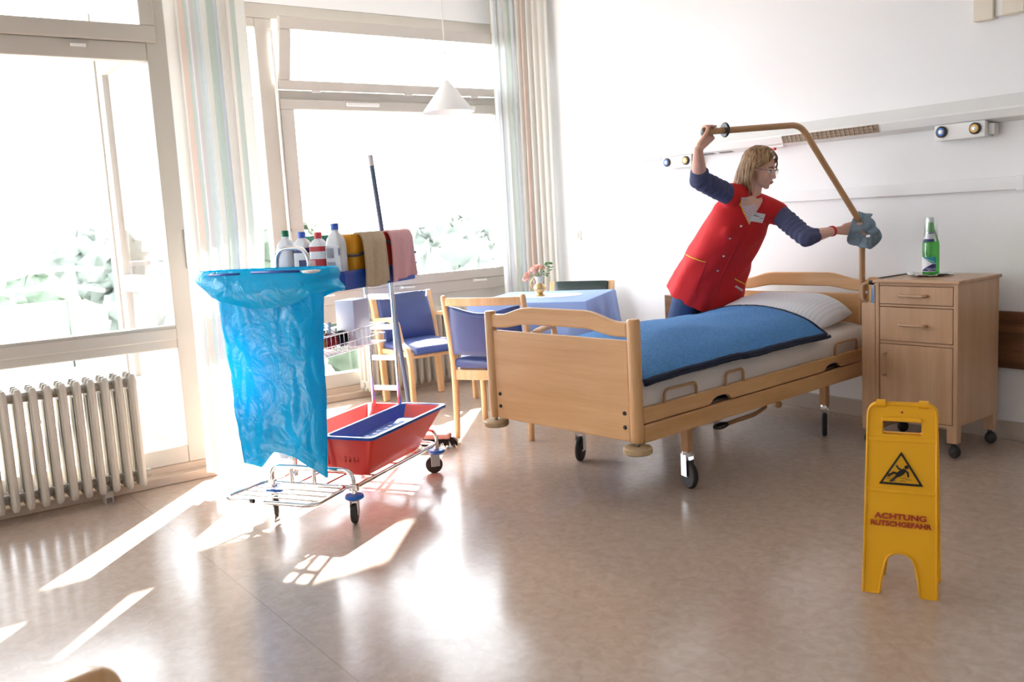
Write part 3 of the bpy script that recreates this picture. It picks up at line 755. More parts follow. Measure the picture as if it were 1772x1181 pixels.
ed = [Vector(top[j][NB_U])-Vector((0, 0, .006)) for j in range(NB_V+1)]+[Vector(top[NB_V][i])-Vector((0, 0, .004)) for i in range(NB_U-1, -1, -1)]
MB().tube(ed, .010, 8).build('edging', 'navy_tape', bk, smooth=True)
und = [Vector((q.x+.004, q.y+.03*min(1, k/60), q.z-.014)) for k, q in enumerate(ed[:NB_V+1])]
MB().tube(und, .009, 8).build('edging', 'navy_tape', bk, smooth=True)
pw = thing('pillow', 'white damask pillow at the head of the bed', 'pillow', (-2.75, 2.6, 0), 5.8)
mp_ = MB()
def pil(u, v, s):
    a = u*2-1; b = v*2-1
    e = max(0, (1-a**4)*(1-b**4))**.55
    x = -.425+a*(.37-.02*(b*b)); y = 1.752+b*(.205-.015*a*a)
    lift = .030*b
    h = .104*e*(1+.10*noise.noise(Vector((a*2.3, b*2.3, s))))+.004*e*noise.noise(Vector((a*9, b*9, s)))
    zb_ = .640-.030*abs(a)**2.5+lift*.9
    return (x, y, zb_+(h if s > 0 else -h*.30))
mp_.grid(lambda u, v: pil(u, v, 1), 34, 24); mp_.grid(lambda u, v: pil(u, v, -1), 34, 24)
po = mp_.build('case', 'pillowcase', pw, smooth=True)
bm = bmesh.new(); bm.from_mesh(po.data); bmesh.ops.remove_doubles(bm, verts=bm.verts, dist=.003); bmesh.ops.recalc_face_normals(bm, faces=bm.faces); bm.to_mesh(po.data); bm.free(); po.data.shade_smooth()
# ------------------------------------------------------------------ bedside cabinet
cb = thing('bedside_cabinet', 'beech bedside cabinet on castors with two drawers and a door', 'cabinet', (-2.281, 4.248, 0), 2)
y0, y1 = -.03, .385
cr = MB().box(-.398, -.378, y0, y1, .155, .845).build('side_panel', 'cabinet_wood', cb, bevel=.002)
MB().box(.0, .022, y0, y1, .155, .845).build('side_panel', 'cabinet_wood', cb, bevel=.002)
MB().box(-.378, 0, y1-.012, y1, .155, .845).build('back_panel', 'cabinet_wood', cb)
MB().box(-.378, 0, y0+.02, y1-.012, .155, .172).build('bottom_panel', 'cabinet_wood', cb)
MB().box(-.405, .034, y0-.014, y1+.004, .843, .860).build('top', 'cabinet_wood_x', cb, bevel=.004)
for z0_, z1_ in ((.828, .843), (.724, .735), (.538, .551), (.143, .158)):
    MB().box(-.378, 0, y0+.004, y0+.02, z0_, z1_).build('rail', 'cabinet_wood_x', cb, bevel=.002)
def bar_handle(parent, x0, x1, z, vert=False, xc=0, z0_=0, z1_=0):
    if not vert: pth_ = [(x0, y0-.002, z), (x0+.006, y0-.026, z), (x1-.006, y0-.026, z), (x1, y0-.002, z)]
    else: pth_ = [(xc, y0-.002, z0_), (xc, y0-.026, z0_+.006), (xc, y0-.026, z1_-.006), (xc, y0-.002, z1_)]
    MB().tube(fillet(pth_, .01), .0062, 8).build('handle', 'cabinet_wood_x', parent, smooth=True)
for z0_, z1_ in ((.738, .826), (.554, .721)):
    d_ = MB().box(-.375, -.003, y0+.001, y0+.02, z0_, z1_).build('drawer', 'cabinet_wood', cb, bevel=.002)
    bar_handle(d_, -.265, -.13, (z0_+z1_)/2)
d_ = MB().box(-.375, -.003, y0+.001, y0+.02, .161, .535).build('door', 'cabinet_wood', cb, bevel=.002)
bar_handle(d_, 0, 0, 0, True, -.342, .375, .49)
MB().box(-.474, -.400, y0, y1-.03, .078, .738).build('side_compartment', 'cabinet_wood', cb, bevel=.003)
MB().box(-.40, -.386, y0+.03, y1-.04, .858, .866).build('folded_leaf_edge', 'grey_plastic', cb)
tb = MB().box(-.425, -.405, y0+.005, y0+.03, .735, .83).build('slide_rail', 'chrome', cb, bevel=.003)
MB().tube(fillet([(-.45, y0+.01, .745), (-.462, y0-.012, .76), (-.462, y0-.012, .83), (-.438, y0+.01, .845), (-.41, y0+.01, .845)], .02), .008, 8).build('leaf_handle', 'cabinet_wood', cb, smooth=True)
MB().tube([(-.435, y0+.012, .842), (-.415, y0+.012, .842)], .012, 8).build('leaf_joint', 'black_plastic', cb, smooth='auto')
for xx, yy in ((-.005, y0+.022), (-.005, y1-.022), (-.452, y0+.03), (-.452, y1-.06)):
    if xx > -.1: MB().box(xx-.024, xx+.026, yy-.022, yy+.022, .072, .158).build('leg', 'cabinet_wood', cb, bevel=.003)
    w_ = MB().sphere((xx+.008, yy-.005, .031), (.028, .031, .031), 16, 10).build('castor', 'rubber', cb, smooth=True)
    MB().tube([(xx, yy, .045), (xx, yy, .08)], .012, 8).build('castor_stem', 'black_plastic', w_, smooth=True)
# bottle with a tumbler over its neck, paper napkin
M_b = (-2.525, 4.45, .8615)
np_ = MB()
def nap(u, v):
    x_ = (u-.5)*.20; y_ = (v-.5)*.19
    e = max(abs(u-.5), abs(v-.5))*2
    return (x_*(1-.12*v), y_*(1-.1*u), .0012+.012*max(0, e-.55)*(1+math.sin(11*u+7*v))+.03*max(0, e-.5)*abs(noise.noise(Vector((u*6, v*6, 2)))))
np_.grid(nap, 20, 20); napk = np_.build('napkin', 'paper', None, smooth=True, loc=(M_b[0], M_b[1]-.005, M_b[2]))
napk.rotation_euler = (0, 0, R(48)); tag(napk, 'white paper napkin under the green bottle', 'napkin')
so = napk.modifiers.new('solid', 'SOLIDIFY'); so.thickness = .0012; so.offset = 1
bt = thing('water_bottle', 'green glass water bottle on the bedside cabinet', 'bottle', (M_b[0], M_b[1], M_b[2]+.003), 0)
prof = [(0, .002), (.034, .0), (.0395, .006), (.040, .03), (.040, .150), (.038, .164), (.030, .190), (.020, .222), (.0145, .245), (.0135, .262), (.015, .264), (.015, .27), (.013, .272), (.0, .272)]
MB().lathe(prof, 28).build('glass_body', 'green_glass', bt, smooth='auto')
cap_ = MB().lathe([(0, .262), (.0150, .262), (.0155, .277), (.012, .282), (0, .282)], 18).build('cap', 'white_plastic', bt, smooth='auto')
def patch(a0, a1, poly_r, z0, z1, mat, par, rr, name, tri=None):
    return MB().lathe([(rr, z0), (rr, z1)], 14, None, R(a0), R(a1)).build(name, mat, par, smooth=True)
ca = math.degrees(math.atan2(-M_b[1], -M_b[0]))+0     # towards the room
lb = patch(ca-100, ca+36, 0, .018, .092, 'label_white', bt, .0406, 'label')
def wrapz(name, a0, a1, lo, hi, mat, rr=.0409, n=16):
    vs = []
    for k in range(n+1):
        a = R(a0+(a1-a0)*k/n); vs += [(rr*math.cos(a), rr*math.sin(a), lo(k/n)), (rr*math.cos(a), rr*math.sin(a), hi(k/n))]
    MB().add(vs, [(2*k, 2*k+2, 2*k+3, 2*k+1) for k in range(n)]).build(name, mat, lb, smooth=True)
wrapz('print', ca-62, ca+36, lambda t: .0915-.032*min(1, t*1.35)*(1 if t < .74 else 1), lambda t: .0918, 'label_teal')
wrapz('print', ca-66, ca+36, lambda t: .0205, lambda t: .026+.031*min(1, t*1.35), 'label_navy')
wrapz('print', ca-20, ca+34, lambda t: .0255, lambda t: .0275, 'label_white', .0412); wrapz('print', ca-30, ca+34, lambda t: .0325, lambda t: .0345, 'label_white', .0412)
wrapz('print', ca-38, ca+22, lambda t: .084-.020*t, lambda t: .0865-.020*t, 'label_white', .0412)
lb2 = MB().lathe([(.0376, .168), (.0296, .194), (.0226, .216)], 14, None, R(ca-100), R(ca+45)).build('neck_label', 'label_white', bt, smooth=True)
MB().lathe([(.0380, .168), (.0338, .181)], 14, None, R(ca-80), R(ca+25)).build('print', 'label_navy', lb2, smooth=True); MB().lathe([(.0262, .206), (.0226, .2175)], 14, None, R(ca-30), R(ca+40)).build('print', 'label_navy', lb2, smooth=True)
tag(MB().lathe([(.0, .2855), (.026, .2855), (.0285, .290), (.0338, .188), (.0324, .188), (.0270, .2835), (.0, .2835)], 28).build('drinking_glass', 'drink_glass', None, smooth='auto', loc=(M_b[0], M_b[1], M_b[2]+.003)), 'upturned clear tumbler over the neck of the green bottle', 'glass')

# ------------------------------------------------------------------ wet floor sign
sg = thing('wet_floor_sign', 'yellow folding warning sign with slipping figure standing on the floor', 'sign', (-1.507, 2.653, 0), 26.3)
Hs = .612
def panel(back):
    ang = math.degrees(math.atan2(.085, .59))
    M_ = T(-.085, 0, 0) @ Rx(-ang) if not back else T(-.085, .165, 0) @ Rx(math.degrees(math.atan2(.065, .60))) @ Rz(180)
    out = [(-.112, 0), (-.062, 0)]
    arc = [(-.056, .05), (-.045, .105)]+[(.043*math.cos(R(a)), .105+.032*math.sin(R(a))) for a in range(180, -1, -15)]+[(.045, .105), (.056, .05)]
    out += arc+[(.062, 0), (.112, 0), (.104, Hs-.05)]+[(.104-.032+.032*math.cos(R(a)), Hs-.032+.032*math.sin(R(a))) for a in range(0, 91, 18)]+[(-.104+.032+.032*math.cos(R(a)), Hs-.032+.032*math.sin(R(a))) for a in range(90, 181, 18)]
    # outline with a slot for the hand: build as a bmesh with a hole
    slot = rrect(-.058, .058, .515, .560, .006, 2)
    bm_ = bmesh.new()
    def ring(pts, y): return [bm_.verts.new((a, y, b)) for a, b in pts]
    for y_ in (0, .012):
        o_ = ring(out, y_); i_ = ring(slot, y_)
        es = [bm_.edges.new((o_[k], o_[(k+1) % len(o_)])) for k in range(len(o_))]+[bm_.edges.new((i_[k], i_[(k+1) % len(i_)])) for k in range(len(i_))]
        bmesh.ops.triangle_fill(bm_, use_beauty=True, use_dissolve=False, edges=es)
        if y_ == 0: A = (o_, i_)
        else: B = (o_, i_)
    for a_, b_ in zip(A, B):
        for k in range(len(a_)): bm_.faces.new((a_[k], a_[(k+1) % len(a_)], b_[(k+1) % len(a_)], b_[k]))
    bmesh.ops.recalc_face_normals(bm_, faces=bm_.faces)
    bm_.transform(M_)
    me = bpy.data.meshes.new('panel'); bm_.to_mesh(me); bm_.free(); me.materials.append(MATS['yellow_sign'])
    o = bpy.data.objects.new('panel', me); C.objects.link(o); o.parent = sg
    b = o.modifiers.new('bevel', 'BEVEL'); b.width = .002; b.segments = 2; b.limit_method = 'ANGLE'; b.angle_limit = R(60)
    MB().tube([(p[0]*.978, -.001, p[1]) for p in out], .0042, 6, closed=True, M=M_).build('rim', 'yellow_sign', o, smooth=True)
    for zz in (.495, .33): MB().box(-.105, .105, -.0035, 0, zz-.001, zz+.012, M_).build('ridge', 'yellow_sign', o, bevel=.003)
    MB().box(-.060, .060, -.010, 0, .558, .572, M_).build('grip_lip', 'yellow_sign', o, bevel=.004)
    if not back: MB().tube([(0, -.003, .588), (0, 0, .588)], .004, 8, M=M_).build('rivet', 'sign_red', o)
    return o, M_
pf, Mf = panel(False); pb, Mb_ = panel(True)
for xx in (-.063, .063):
    MB().tube([(xx-.014-.085, .09, Hs-.004), (xx+.014-.085, .09, Hs-.004)], .013, 12).build('hinge', 'yellow_sign', sg, smooth='auto')
Mt = Mf @ T(0, -.0045, 0) @ Rx(90)
def flat(name, polys, mat, par, off=0):
    mb = MB()
    for p_ in polys: mb.prism(p_, 0, .0008, 'xy')
    o = mb.build(name, mat, par); o.data.transform(Mt @ T(0, 0, off)); return o
def ngon(cx, cy, r, n=12): return [(cx+r*math.cos(2*PI*i/n), cy+r*math.sin(2*PI*i/n)) for i in range(n)]
def limb(p, w):  # polygon along a polyline of varying width
    P_ = [Vector((a, b)) for a, b in p]; L_ = []; R_ = []
    for i, q in enumerate(P_):
        t = (P_[min(i+1, len(P_)-1)]-P_[max(i-1, 0)]).normalized(); n_ = Vector((-t.y, t.x)); ww_ = w[i] if isinstance(w, list) else w
        L_.append(tuple(q+n_*ww_)); R_.append(tuple(q-n_*ww_))
    return L_+R_[::-1]
TR = [(-.066, .355), (.066, .355), (0, .463)]; IN = [(-.0545, .3618), (.0545, .3618), (0, .4505)]
flat('triangle', [[TR[i], TR[(i+1) % 3], IN[(i+1) % 3], IN[i]] for i in range(3)], 'sign_black', pf)
fig = [ngon(.0155, .4135, .0062), limb([(.012, .406), (.004, .398), (-.008, .388), (-.012, .384)], [.005, .0085, .008, .006]),
       limb([(.010, .404), (.020, .396), (.0215, .382)], .0032), limb([(.004, .402), (-.008, .408), (-.014, .418)], .003),
       limb([(-.006, .389), (-.022, .394), (-.036, .384)], [.0045, .004, .0035]), limb([(-.008, .387), (-.017, .379), (-.027, .368)], [.0045, .004, .004]),
       limb([(-.022, .3675), (-.034, .3665)], .0025), limb([(-.0355, .389), (-.0385, .380)], .0022)]
flat('slipping_figure', fig, 'sign_black', pf)
flat('water_lines', [limb([(-.045+dx, .372+dy), (-.036+dx, .3745+dy), (-.027+dx, .3725+dy)], .0007) for dx, dy in ((0, 0), (.012, -.004), (.045, .004), (.058, .000), (.04, -.005), (-.003, .006))], 'sign_black', pf)
text('lettering', 'ACHTUNG', .0245, 'sign_red', pf, Mt @ T(.0, .252, 0), 1.28, bold=.0009)
text('lettering', 'RUTSCHGEFAHR', .0225, 'sign_red', pf, Mt @ T(.0, .228, 0), 1.06, bold=.0009)

# ------------------------------------------------------------------ table with cloth, doily, jug of roses
TL, TW, TH = .74, .80, .735
tbl = thing('table', 'small square dining table under a blue cloth', 'table', (-4.25, 3.62, 0), 35)
MB().box(-TL+.01, -.01, .01, TW-.01, TH-.03, TH-.003).build('tabletop', 'beech', tbl, bevel=.004)
for xx in (-TL+.14, -.16):
    for yy in (.15, TW-.15):
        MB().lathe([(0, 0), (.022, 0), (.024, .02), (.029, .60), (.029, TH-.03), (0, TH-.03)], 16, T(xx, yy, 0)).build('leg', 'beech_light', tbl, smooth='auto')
tc_ = MB(); n_per = 72
def cloth_ring(off, z, drop):
    pts_ = []
    for k in range(n_per):
        s_ = k/n_per*4; e = int(s_); f_ = s_-e
        crn = [(-TL, 0), (0, 0), (0, TW), (-TL, TW)]
        a, b = Vector(crn[e]), Vector(crn[(e+1) % 4]); q = a.lerp(b, f_); nrm = Vector((b.y-a.y, -(b.x-a.x))).normalized()
        cf = (abs(f_-.5)*2)**6
        pn = Vector(crn[(e+1) % 4 if f_ > .5 else e]); dg_ = (pn-Vector((-TL/2, TW/2))).normalized()
        o_ = nrm*off*(1-cf)+dg_*off*1.9*cf
        rip = drop*(.018*math.sin(2*PI*f_*2.5+e*1.7)+.008*math.sin(2*PI*f_*6+e))*(1-cf)
        q = q+o_+nrm*rip
        pts_.append((q.x, q.y, z-drop*.012*math.sin(2*PI*f_*3+e)-drop*.05*cf))
    return pts_
rg = [cloth_ring(0.004, TH, 0), cloth_ring(.010, TH-.008, 0), cloth_ring(.018, TH-.07, .4), cloth_ring(.028, TH-.16, .8), cloth_ring(.045, TH-.27, 1.2)]
tc_.rings(rg, cap0=True, cap1=False)
tc_.v = [(a, b, c+.003) for a, b, c in tc_.v]
cl = tc_.build('tablecloth', 'tablecloth', None, smooth='auto'); cl.location = tbl.location; cl.rotation_euler = tbl.rotation_euler
so = cl.modifiers.new('solid', 'SOLIDIFY'); so.thickness = .003; so.offset = 1
tag(cl, 'light blue cloth draped over the dining table', 'tablecloth')
zt = TH+.0065
dl = MB().prism([((.23+.008*math.cos(k*PI))*math.cos(2*PI*k/48), (.16+.008*math.cos(k*PI))*math.sin(2*PI*k/48)) for k in range(48)], 0, .0015, 'xy').build('doily', 'doily', None, loc=(-4.80, 3.78, zt))
dl.rotation_euler = (0, 0, R(35)); tag(dl, 'white scalloped lace doily under the jug', 'doily')
jx, jy = -4.826, 3.733
jg = thing('jug', 'gilt and white handled jug holding roses on the table', 'jug', (jx, jy, zt+.002), 35)
MB().lathe([(0, 0), (.030, 0), (.032, .006), (.020, .014), (.024, .022), (.040, .038), (.043, .052), (.036, .068), (.024, .078), (.022, .084)], 24).build('body', 'gilt', jg, smooth='auto')
MB().lathe([(.022, .084), (.023, .096), (.030, .118), (.033, .130), (.030, .130), (.026, .118), (.019, .096), (.018, .084)], 24).build('neck', 'pot_glaze', jg, smooth='auto')
MB().tube(fillet([(-.024, 0, .115), (-.050, 0, .112), (-.062, 0, .085), (-.050, 0, .05), (-.038, 0, .045)], .02), .005, 8).build('handle', 'gilt', jg, smooth=True)
def rose(loc, r, tilt, label, via=(0, 0, .145)):
    t = thing('rose', label, 'flower', loc)
    MB().tube(fillet([Vector((0, 0, 0)), Vector((jx+via[0], jy+via[1], zt+via[2]))-Vector(loc), Vector((jx, jy, zt+.09))-Vector(loc)], .02), .0025, 6).build('stem', 'leaf_green', t, smooth=True)
    rdm = random.Random(int(r*1e4))
    for k in range(13):
        a = k*2.4; lay = k/13; rr_ = r*(.25+.72*lay); h = r*(.80-.30*lay)
        def pf_(u, v, a=a, rr_=rr_, h=h, lay=lay):
            w = (u-.5)*1.5; q = a+w
            z_ = -r*.45+(h+r*.45)*v; ro = rr_*(math.sin(PI*.5*min(1, v*1.25)))*(1+.22*lay*v*v)*(1-.12*(w*w)*v)
            return Vector((ro*math.cos(q), ro*math.sin(q), z_-.12*r*w*w*v))
        Mq = Matrix.Rotation(R(tilt[0]), 4, 'X') @ Matrix.Rotation(R(tilt[1]), 4, 'Y')
        o = MB().grid(pf_, 5, 4, Mq).build('petal', 'rose', t, smooth=True)
        s_ = o.modifiers.new('solid', 'SOLIDIFY'); s_.thickness = .002
rose((jx-.020, jy-.012, zt+.172), .043, (25, -5), 'pink rose standing upright in the jug')
rose((jx-.078, jy-.038, zt+.124), .038, (45, -45), 'pink rose drooping over the jug handle', (-.016, -.008, .148))
rose((jx-.045, jy+.056, zt+.176), .030, (-10, 15), 'small pink rose behind the other roses')
sp_ = thing('leaf_sprig', 'green leafy sprig beside the roses in the jug', 'leaves', (jx, jy, zt+.10))
rdm = random.Random(5)
for k in range(26):
    d_ = Vector((rdm.uniform(-.1, 1), rdm.uniform(-.1, 1), 0)).normalized(); L_ = rdm.uniform(.02, .075); z_ = rdm.uniform(.040, .12)
    b_ = d_*L_+Vector((0, 0, z_)); s_ = rdm.uniform(.010, .017); e_ = Vector((-d_.y, d_.x, rdm.uniform(-.5, .5))).normalized()
    f_ = (d_+Vector((0, 0, rdm.uniform(-.4, .6)))).normalized(); nn = e_.cross(f_)*.12*s_
    MB().add([b_, b_+f_*s_+e_*s_*.6-nn, b_+f_*s_*2.1, b_+f_*s_-e_*s_*.6-nn, b_+f_*s_+nn*3], [(0, 1, 4), (1, 2, 4), (2, 3, 4), (3, 0, 4)]).build('leaf', 'leaf_green', sp_)
for k in range(4): MB().tube([(0, 0, 0), (.03*math.cos(k), .03*abs(math.sin(k))+.01, .09)], .0015, 5).build('stalk', 'leaf_green', sp_)

# ------------------------------------------------------------------ chairs
def strip(path, wx, th, x):       # bent laminated wood strip lying in the plane x = const
    P = fillet([(x, a, b) for a, b in path], .06, 6); mb = MB(); rings = []
    for i, q in enumerate(P):
        t = (P[min(i+1, len(P)-1)]-P[max(i-1, 0)]).normalized(); n_ = Vector((0, -t.z, t.y))
        rings.append([q+Vector((sx*wx/2, 0, 0))+n_*sn*th/2 for sx, sn in ((-1, -1), (1, -1), (1, 1), (-1, 1))])
    return mb.rings(rings)
def pad(x0, x1, path, th, n=18, bulge=.012):   # upholstered slab following a (y,z) path
    P = fillet([(0, a, b) for a, b in path], .09, 7); rings = []
    for i, q in enumerate(P):
        t = (P[min(i+1, len(P)-1)]-P[max(i-1, 0)]).normalized(); n_ = Vector((0, -t.z, t.y))
        row = []
        for k in range(n):
            a = 2*PI*k/n; cx = math.copysign(abs(math.cos(a))**.28, math.cos(a)); sx = math.copysign(abs(math.sin(a))**.55, math.sin(a))
            row.append(q+Vector(((x0+x1)/2+(x1-x0)/2*cx, 0, 0))+n_*(th/2*sx+(bulge*(1-cx*cx) if sx > 0 else 0)))
        rings.append(row)
    return MB().rings(rings)
def armchair(label, seat_mat, loc, rz, group=None):
    t = thing('armchair', label, 'chair', loc, rz, group)
    for s in (-1, 1):
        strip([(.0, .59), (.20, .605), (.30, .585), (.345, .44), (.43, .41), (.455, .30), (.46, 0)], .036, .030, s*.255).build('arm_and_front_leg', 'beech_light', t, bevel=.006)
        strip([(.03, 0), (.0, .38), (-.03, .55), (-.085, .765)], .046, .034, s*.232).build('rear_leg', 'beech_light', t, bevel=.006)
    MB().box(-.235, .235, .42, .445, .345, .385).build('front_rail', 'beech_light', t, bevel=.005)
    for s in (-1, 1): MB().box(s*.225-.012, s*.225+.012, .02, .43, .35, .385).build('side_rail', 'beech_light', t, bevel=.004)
    pad(-.222, .222, [(.02, .405), (.20, .400), (.40, .415), (.455, .395), (.462, .37)], .055).build('seat', seat_mat, t, smooth=True)
    pad(-.212, .212, [(.035, .40), (-.005, .55), (-.065, .762)], .045).build('backrest', seat_mat, t, smooth=True)
    return t
armchair('blue leather armchair with bent beech frame by the window radiator', 'leather_blue', (-5.90, 3.325, 0), -90)
armchair('dark green leather armchair at the far side of the table', 'leather_dark', (-5.27, 4.44, 0), 30+180)
def side_chair(label, loc, rz):
    t = thing('dining_chair', label, 'chair', loc, rz)
    for s in (-1, 1):
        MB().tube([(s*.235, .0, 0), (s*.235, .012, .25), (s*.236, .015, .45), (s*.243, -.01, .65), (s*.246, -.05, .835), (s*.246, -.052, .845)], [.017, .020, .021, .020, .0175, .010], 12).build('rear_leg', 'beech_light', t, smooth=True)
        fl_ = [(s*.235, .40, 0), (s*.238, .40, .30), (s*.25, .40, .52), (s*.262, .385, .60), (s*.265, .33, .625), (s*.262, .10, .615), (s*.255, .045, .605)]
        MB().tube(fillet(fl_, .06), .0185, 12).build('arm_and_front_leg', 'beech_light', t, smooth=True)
        MB().tube([(s*.256, .055, .607), (s*.252, -.0, .598)], .017, 10).build('arm_joint', 'black_plastic', t, smooth='auto')
    P = [(x_, -.035-.025*(1-(x_/.24)**2)-.012) for x_ in [-.24+.48*k/12 for k in range(13)]]
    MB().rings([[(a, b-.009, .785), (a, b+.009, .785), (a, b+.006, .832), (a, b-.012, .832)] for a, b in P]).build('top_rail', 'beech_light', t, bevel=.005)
    mb = MB(); rows = []
    def bk_(u, v, d):
        a = (u-.5)*2; x_ = a*.222; zt_ = .782-.040*math.cos(a*PI/2)**1.5*1.0; z_ = .50+(zt_-.50)*v
        y_ = -.004-.045*(z_-.45)/.35-.028*(1-a*a)
        return (x_, y_+d*(.017*(1-abs(a)**8)+.002), z_)
    mb.grid(lambda u, v: bk_(u, v, 1), 18, 10); mb.grid(lambda u, v: bk_(u, v, -1), 18, 10)
    o = mb.build('backrest', 'leather_blue', t, smooth=True)
    bm_ = bmesh.new(); bm_.from_mesh(o.data); be = [e for e in bm_.edges if e.is_boundary]; bmesh.ops.bridge_loops(bm_, edges=be); bmesh.ops.recalc_face_normals(bm_, faces=bm_.faces); bm_.to_mesh(o.data); bm_.free(); o.data.shade_smooth()
    pad(-.225, .225, [(.0, .445), (.20, .438), (.38, .45), (.425, .43)], .06).build('seat', 'leather_blue', t, smooth=True)
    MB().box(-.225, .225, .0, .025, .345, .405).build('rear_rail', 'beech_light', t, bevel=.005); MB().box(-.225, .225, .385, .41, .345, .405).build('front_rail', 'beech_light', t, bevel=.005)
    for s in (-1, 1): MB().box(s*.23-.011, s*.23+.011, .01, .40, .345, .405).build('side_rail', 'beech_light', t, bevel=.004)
    return t
side_chair('blue leather chair with round beech legs seen from behind at the table', (-4.325, 2.955, 0), 31)
# a chair of the same make close to the camera, only its corner in view
armchair('armchair by the left edge with only a corner of arm in view', 'leather_blue', (-1.54, -.13, 0), 40)

# ------------------------------------------------------------------ cleaning cart
ct = thing('cleaning_cart', 'chrome cleaning cart with red tub blue tray and blue bumpers', 'cart', (-3.556, 1.682, 0), 31.26)
def tube(name, path, r, mat='chrome', par=None, f=.03, n=10, closed=False):
    return MB().tube(fillet(path, f, 6, closed) if f else path, r, n, closed).build(name, mat, par or ct, smooth='auto')
zb = .150
tube('base_frame', [(0, .0, zb), (0, .79, zb), (-.43, .79, zb), (-.43, 0, zb)], .0095, f=.06, closed=True)
for yy in (.2, .4, .6): tube('base_wire', [(0, yy, zb), (-.43, yy, zb)], .004, f=0, n=6)
for xx in (-.15, -.29): tube('base_wire', [(xx, 0, zb+.004), (xx, .79, zb+.004)], .004, f=0, n=6)
tube('front_arch', [(-.425, 0, .12), (-.425, 0, .228), (0, 0, .228), (0, 0, .12)], .0105, f=.055)
tube('rear_arch', [(-.425, .785, .12), (-.425, .785, .215), (0, .785, .215), (0, .785, .12)], .0095, f=.05)
for xx in (-.32, -.20): tube('peg', [(xx, .0, .15), (xx, .0, .228)], .009, f=0)
def caster(x, y, a):
    M_ = T(x, y, 0) @ Rz(a)
    b_ = MB().lathe([(0, .100), (.030, .100), (.040, .106), (.042, .112), (.038, .120), (0, .122)], 22, M_).build('bumper_disc', 'bumper_blue', ct, smooth='auto')
    MB().tube([(0, 0, .118), (0, 0, .155)], .013, 10, M=M_).build('stem', 'chrome', b_, smooth='auto')
    MB().box(-.017, -.014, -.034, .012, .036, .102, M_).box(.014, .017, -.034, .012, .036, .102, M_).box(-.017, .017, -.03, .012, .095, .102, M_).build('fork', 'steel', b_, bevel=.002)
    Wm = M_ @ T(0, -.018, .044) @ Ry(90)
    MB().lathe([(.032, -.011), (.040, -.011), (.044, -.006), (.044, .006), (.040, .011), (.032, .011)], 24, Wm).build('tyre', 'rubber', b_, smooth='auto')
    MB().lathe([(0, -.012), (.010, -.012), (.014, -.008), (.033, -.010), (.033, .010), (.014, .008), (.010, .012), (0, .012)], 20, Wm).build('hub', 'steel', b_, smooth='auto')
caster(0, 0, 20); caster(-.426, .013, 35); caster(0, .777, -55); caster(-.426, .777, 10)
# fold-down wire shelf
sh = tube('fold_shelf', [(-.33, -.262, .150), (-.488, -.255, .150), (-.465, .0, .152), (-.03, .0, .152), (-.025, -.262, .150), (-.27, -.266, .150)], .0085, f=.05)
for yy in (-.20, -.14, -.08): tube('wire', [(-.475, yy, .150), (-.028, yy, .150)], .0038, par=sh, f=0, n=6)
MB().tube([(-.325, -.262, .15), (-.34, -.261, .15)], .0098, 8).build('end_cap', 'black_plastic', sh)
for xx in (-.43, 0): MB().box(xx-.022, xx+.022, -.012, .012, .138, .166).build('clamp', 'chrome', sh, bevel=.004)
# red double tub with blue insert
def tub(b, t_, z0, z1, th, name, mat, par, rim=0):
    def q(r_, z, i): return [(x_, y_, z) for x_, y_ in rrect(r_[0]+i, r_[1]-i, r_[2]+i, r_[3]-i, .03, 4)]
    rings = [q(b, z0, 0), q(t_, z1, 0)]
    if rim: rings += [q((t_[0]-rim, t_[1]+rim, t_[2]-rim, t_[3]+rim), z1-.001, 0), q((t_[0]-rim, t_[1]+rim, t_[2]-rim, t_[3]+rim), z1+.012, 0)]
    rings += [q(t_, z1+(.012 if rim else 0), th), q(b, z0+th, th)]
    return MB().rings(rings).build(name, mat, par, smooth='auto')
rb_ = tub((-.33, -.03, .16, .66), (-.435, .012, .145, .86), .158, .322, .006, 'tub', 'red_plastic', ct, .008)
MB().box(-.228, -.222, .15, .855, .20, .33).build('divider', 'red_plastic', rb_)
tub((-.205, -.02, .19, .80), (-.226, .018, .140, .868), .275, .326, .005, 'tray_insert', 'blue_plastic', ct, .010)
for r_ in range(3):
    for c_ in range(4):
        MB().tube([(-.135+c_*.022, .146+.003*r_, .222+r_*.014), (-.135+c_*.022, .152, .222+r_*.014)], .006, 8).build('drain_boss', 'red_plastic', rb_)
for k in range(9): MB().tube([(-.15+.012*(k % 2), .26+k*.055, .279), (-.15+.012*(k % 2), .26+k*.055, .283)], .012, 8).build('drain_ring', 'label_white', ct)
# ladders
for xs, yl, z_top in (((-.392, -.236), .85, 1.0), ((-.385, -.222), .12, 1.05)):
    for xx in xs: tube('upright', [(xx, yl, .15), (xx, yl, z_top)], .0115, f=0, n=12)
    for zz in (.90, .742, .58, .42):
        rg_ = MB().box(xs[0], xs[1], yl-.005, yl+.003, zz-.014, zz+.014).build('rung', 'chrome', ct, bevel=.002)
        for e in (.03, .125): MB().tube([(xs[0]+e, yl-.007, zz), (xs[0]+e, yl-.003, zz)], .004, 8).build('screw', 'steel', rg_)
tube('push_handle', [(-.388, .12, 1.0), (-.388, .12, 1.188), (-.218, .12, 1.188), (-.218, .12, 1.0)], .0095, f=.07)
# top tray
tr_poly = [(-.50, .20), (-.46, .16), (-.14, .16), (-.09, .20), (-.09, .86), (-.13, .90), (-.47, .90), (-.50, .86)]
def ring_(i, z): return [((x_+.295)*(1-i)-.295, (y_-.53)*(1-i)+.53, z) for x_, y_ in tr_poly]
MB().rings([ring_(.03, .988), ring_(0, 1.065), ring_(-.015, 1.066), ring_(-.015, 1.073), ring_(.02, 1.073), ring_(.05, 1.0)]).build('top_tray', 'blue_plastic', ct, smooth='auto')
